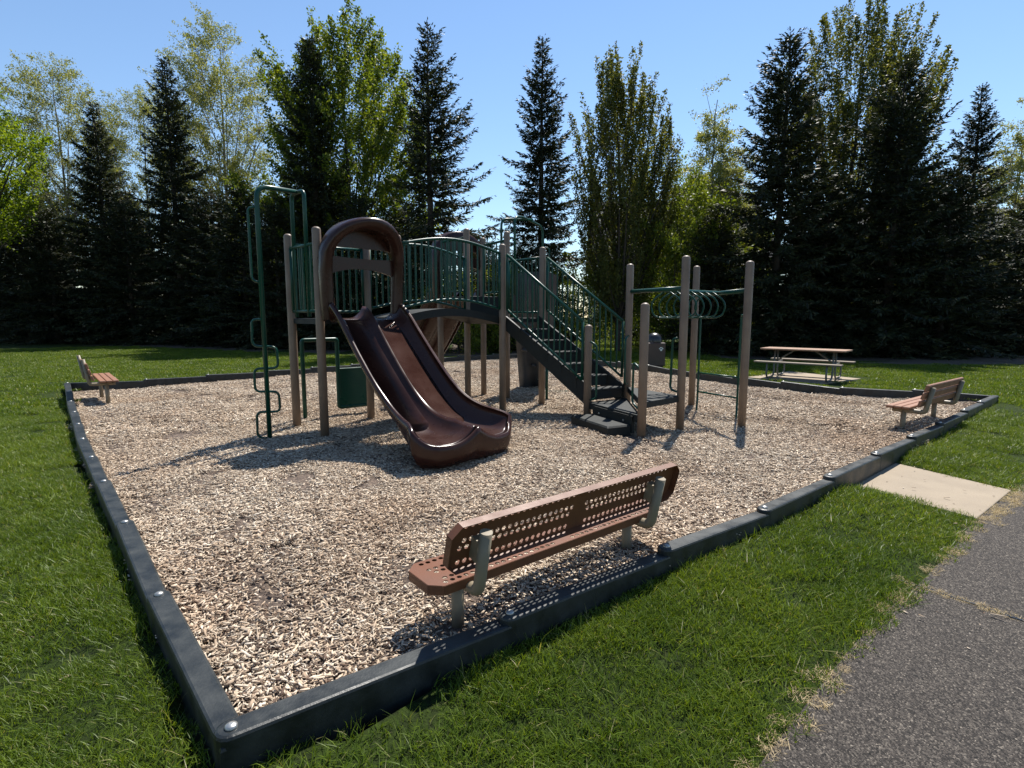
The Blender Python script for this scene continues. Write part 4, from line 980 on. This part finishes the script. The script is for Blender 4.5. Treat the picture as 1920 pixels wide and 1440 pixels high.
def plant(name, meshes, loc, rz, label, mats, scale=1.0, group=None, cat='tree'):
    e = empty(name, loc, rz); e.scale = (scale if isinstance(scale, tuple) else (scale,)*3); tag(e, label, cat, group)
    for nm, me, mt in zip(('trunk', 'crown'), meshes, mats):
        o = bpy.data.objects.new(nm, me); COL.objects.link(o); o.parent = e
        if not me.materials: me.materials.append(M[mt])
    return e
SM = ('bark', 'spruce_needle')
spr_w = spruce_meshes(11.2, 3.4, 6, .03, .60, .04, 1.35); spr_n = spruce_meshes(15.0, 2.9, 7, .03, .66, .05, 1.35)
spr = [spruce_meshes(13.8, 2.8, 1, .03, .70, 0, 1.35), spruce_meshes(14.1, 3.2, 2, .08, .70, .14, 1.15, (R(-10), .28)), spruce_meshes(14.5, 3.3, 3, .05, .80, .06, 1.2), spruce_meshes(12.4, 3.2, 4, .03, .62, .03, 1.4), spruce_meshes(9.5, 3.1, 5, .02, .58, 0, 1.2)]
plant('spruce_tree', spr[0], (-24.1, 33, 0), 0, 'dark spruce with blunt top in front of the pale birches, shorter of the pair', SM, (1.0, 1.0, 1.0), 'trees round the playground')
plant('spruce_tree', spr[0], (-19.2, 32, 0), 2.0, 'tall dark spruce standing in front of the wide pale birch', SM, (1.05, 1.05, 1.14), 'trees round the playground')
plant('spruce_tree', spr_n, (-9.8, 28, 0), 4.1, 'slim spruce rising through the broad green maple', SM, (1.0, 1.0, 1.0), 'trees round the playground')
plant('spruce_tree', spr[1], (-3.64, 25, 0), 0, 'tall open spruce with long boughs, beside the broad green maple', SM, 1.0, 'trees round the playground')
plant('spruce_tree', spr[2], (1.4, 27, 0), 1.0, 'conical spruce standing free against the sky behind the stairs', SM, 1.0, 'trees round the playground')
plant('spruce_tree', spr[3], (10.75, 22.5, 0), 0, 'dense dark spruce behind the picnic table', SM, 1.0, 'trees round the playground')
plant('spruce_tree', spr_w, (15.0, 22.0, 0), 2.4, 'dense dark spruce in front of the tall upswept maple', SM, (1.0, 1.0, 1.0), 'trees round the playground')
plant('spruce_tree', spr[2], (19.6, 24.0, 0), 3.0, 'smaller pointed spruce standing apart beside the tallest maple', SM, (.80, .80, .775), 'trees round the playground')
FILL = [(-29.5, 33.5, 0.95), (-26.8, 32.2, .90), (-21.8, 31.5, .92), (-16.6, 31.0, .98), (-14.0, 29.0, .95), (-11.6, 27.3, .82), (-7.3, 26.8, .85), (-5.6, 27.8, .8), (-1.2, 28.0, .62), (8.7, 23.8, .72), (12.9, 22.8, .85), (17.2, 22.0, .86), (21.8, 23.2, .78), (24.5, 24.5, .85), (-33, 35, 1.0), (-0.4, 30, .55), (14.0, 26.0, .8), (-18, 35, .9), (-25, 36, .9), (28, 27, .9), (-52, 50, 1.5), (-45, 46, 1.4), (-39, 43, 1.3), (-33.5, 40, 1.2), (-28, 40.5, 1.2), (-22, 39, 1.15), (-13, 36, 1.1), (-6.5, 35, 1.0), (-2.5, 36, .8), (.8, 37, .8), (20.5, 28, 1.0), (33, 31, 1.2), (39, 34, 1.3), (-36.5, 46, 1.4), (-31, 45, 1.3)]
for k, (x, y, s_) in enumerate(FILL):
    lb = ('dark spruce in the far row behind the tall trees' if y > 34.5 else
          'low dense spruce in the dark hedge row behind the bench facing the slide' if x < -13 else
          'low dense spruce in the dark hedge row behind the slide tower' if x < 0 else
          'low dense spruce in the dark hedge row behind the picnic table')
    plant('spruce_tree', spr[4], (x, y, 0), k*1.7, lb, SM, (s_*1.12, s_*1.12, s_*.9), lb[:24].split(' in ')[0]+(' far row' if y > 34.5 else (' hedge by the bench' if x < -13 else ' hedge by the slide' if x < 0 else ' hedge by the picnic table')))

BP = [(.36, 1.2), (.5, 2.7), (.72, 3.6), (.88, 2.8), (1, .7)]
birch_a = tree_meshes(18.6, 31, [(.3, 1.5), (.45, 3.0), (.72, 4.0), (.9, 2.7), (1, .8)], 420, 46000, .125, 1.3, .8, .15, 1.1, .6, .19, 22, .55, .1)
birch_b = tree_meshes(19.7, 32, BP, 420, 48000, .125, 1.3, .9, .17, 1.3, .6, .19, 18, .45, .1)
birch_c = tree_meshes(13.5, 33, [(.22, 1.2), (.35, 2.2), (.55, 2.3), (.75, 1.5), (.9, .8), (1, .15)], 320, 40000, .115, .9, .7, .10, .9, .65, .15, 26, .5, .08)
maple_a = tree_meshes(17.0, 41, [(.10, 2.4), (.28, 4.4), (.5, 5.1), (.7, 4.5), (.86, 3.6), (.95, 2.4), (1, 1.3)], 520, 110000, .15, 1.5, 1.0, .22, .8, .8, .20, 40)
up_a = tree_meshes(12.3, 51, [(.16, 1.0), (.35, 1.9), (.6, 2.3), (.8, 2.05), (.92, 1.5), (1, .8)], 330, 66000, .11, 1.5, 2.2, .15, 1.9, .75, .10, 60, 0, .05)
up_b = tree_meshes(15.2, 52, [(.14, 1.6), (.35, 2.9), (.62, 3.8), (.8, 3.3), (.93, 2.3), (1, 1.2)], 460, 100000, .12, 1.7, 1.9, .18, 1.6, .75, .12, 60, 0, .06)
lime = tree_meshes(14.6, 61, [(.42, 2.6), (.52, 4.0), (.72, 4.2), (.88, 2.8), (1, 1.0)], 260, 46000, .14, 1.3, .7, .20, .8, .8, .22, 30)
small = tree_meshes(8.2, 71, [(.10, 1.6), (.3, 2.7), (.6, 3.0), (.85, 2.0), (1, .6)], 260, 40000, .115, 1.0, .7, .10, .9, .75, .18, 30)
bush = tree_meshes(3.6, 72, [(.03, 1.2), (.3, 1.7), (.7, 1.5), (1, .4)], 110, 9000, .09, .7, .7, .05, .7, .75, .15, 24)
G1 = 'trees round the playground'
plant('birch_tree', birch_a, (-30.2, 38, 0), 0, 'pale sparse birch with hazy yellow green leaves, next to the lime green tree', ('birch_bark', 'birch_leaf'), 1.0, G1)
plant('birch_tree', birch_a, (-26.6, 41, 0), 2.2, 'pale sparse birch between the two blunt topped spruces', ('birch_bark', 'birch_leaf'), .97, G1)
plant('birch_tree', birch_b, (-18.4, 36, 0), 0, 'wide pale birch with forked trunk against the sky', ('birch_bark', 'birch_leaf'), 1.0, G1)
plant('maple_tree', maple_a, (-8.9, 31.5, 0), 1, 'broad dense green maple behind the slide tower', ('bark', 'maple_leaf'), 1.0, G1)
plant('lime_tree', lime, (-28.6, 28.5, 0), 0, 'bright lime green leafy tree in front of the sparse birches', ('bark', 'lime_leaf'), 1.0, G1)
plant('maple_tree', up_a, (4.86, 25, 0), 0, 'upswept vase shaped maple with brownish young leaves behind the ring ladder', ('bark', 'olive_leaf'), 1.0, G1)
plant('birch_tree', birch_c, (10.4, 29.5, 0), 0, 'airy yellow green birch between the vase shaped maple and the dense spruce', ('birch_bark', 'birch_leaf'), 1.0, G1)
plant('maple_tree', up_b, (16.3, 27, 0), 0, 'tallest upswept maple rising between the dense dark spruces', ('bark', 'olive_leaf'), 1.0, G1)
plant('birch_tree', birch_c, (26.0, 29, 0), 2, 'airy pale birch beyond the smaller pointed spruce', ('birch_bark', 'birch_leaf'), .93, G1)
plant('young_maple', small, (7.7, 26, 0), 0, 'low leafy green maple in front of the house with grey roof', ('bark', 'maple_leaf'), 1.0, G1)
plant('young_maple', small, (-14.2, 33.5, 0), 2, 'low leafy green maple between the wide birch and the broad maple', ('bark', 'maple_leaf'), 1.15, G1)

for k, (x, y, sc_, lb) in enumerate(((-2.3, 23.6, 1.0, 'leafy green bush seen under the arched bridge'), (-.6, 24.8, 1.15, 'leafy green bush at the foot of the free standing conical spruce'), (2.9, 26.0, 1.2, 'leafy green bush between the conical spruce and the upswept maple'),
        (6.6, 30.0, 1.2, 'leafy green bush on the lawn behind the litter bin'), (9.3, 25.0, 1.1, 'leafy green bush beside the dense spruce behind the ring ladder'))):
    plant('bush', bush, (x, y, 0), k*1.3, lb, ('bark', 'maple_leaf'), sc_, 'bushes under the trees', 'bush')
plant('young_maple', small, (11.6, 33.0, 0), 4, 'leafy green maple standing close in front of the grey roofed house', ('bark', 'maple_leaf'), 1.2, G1)
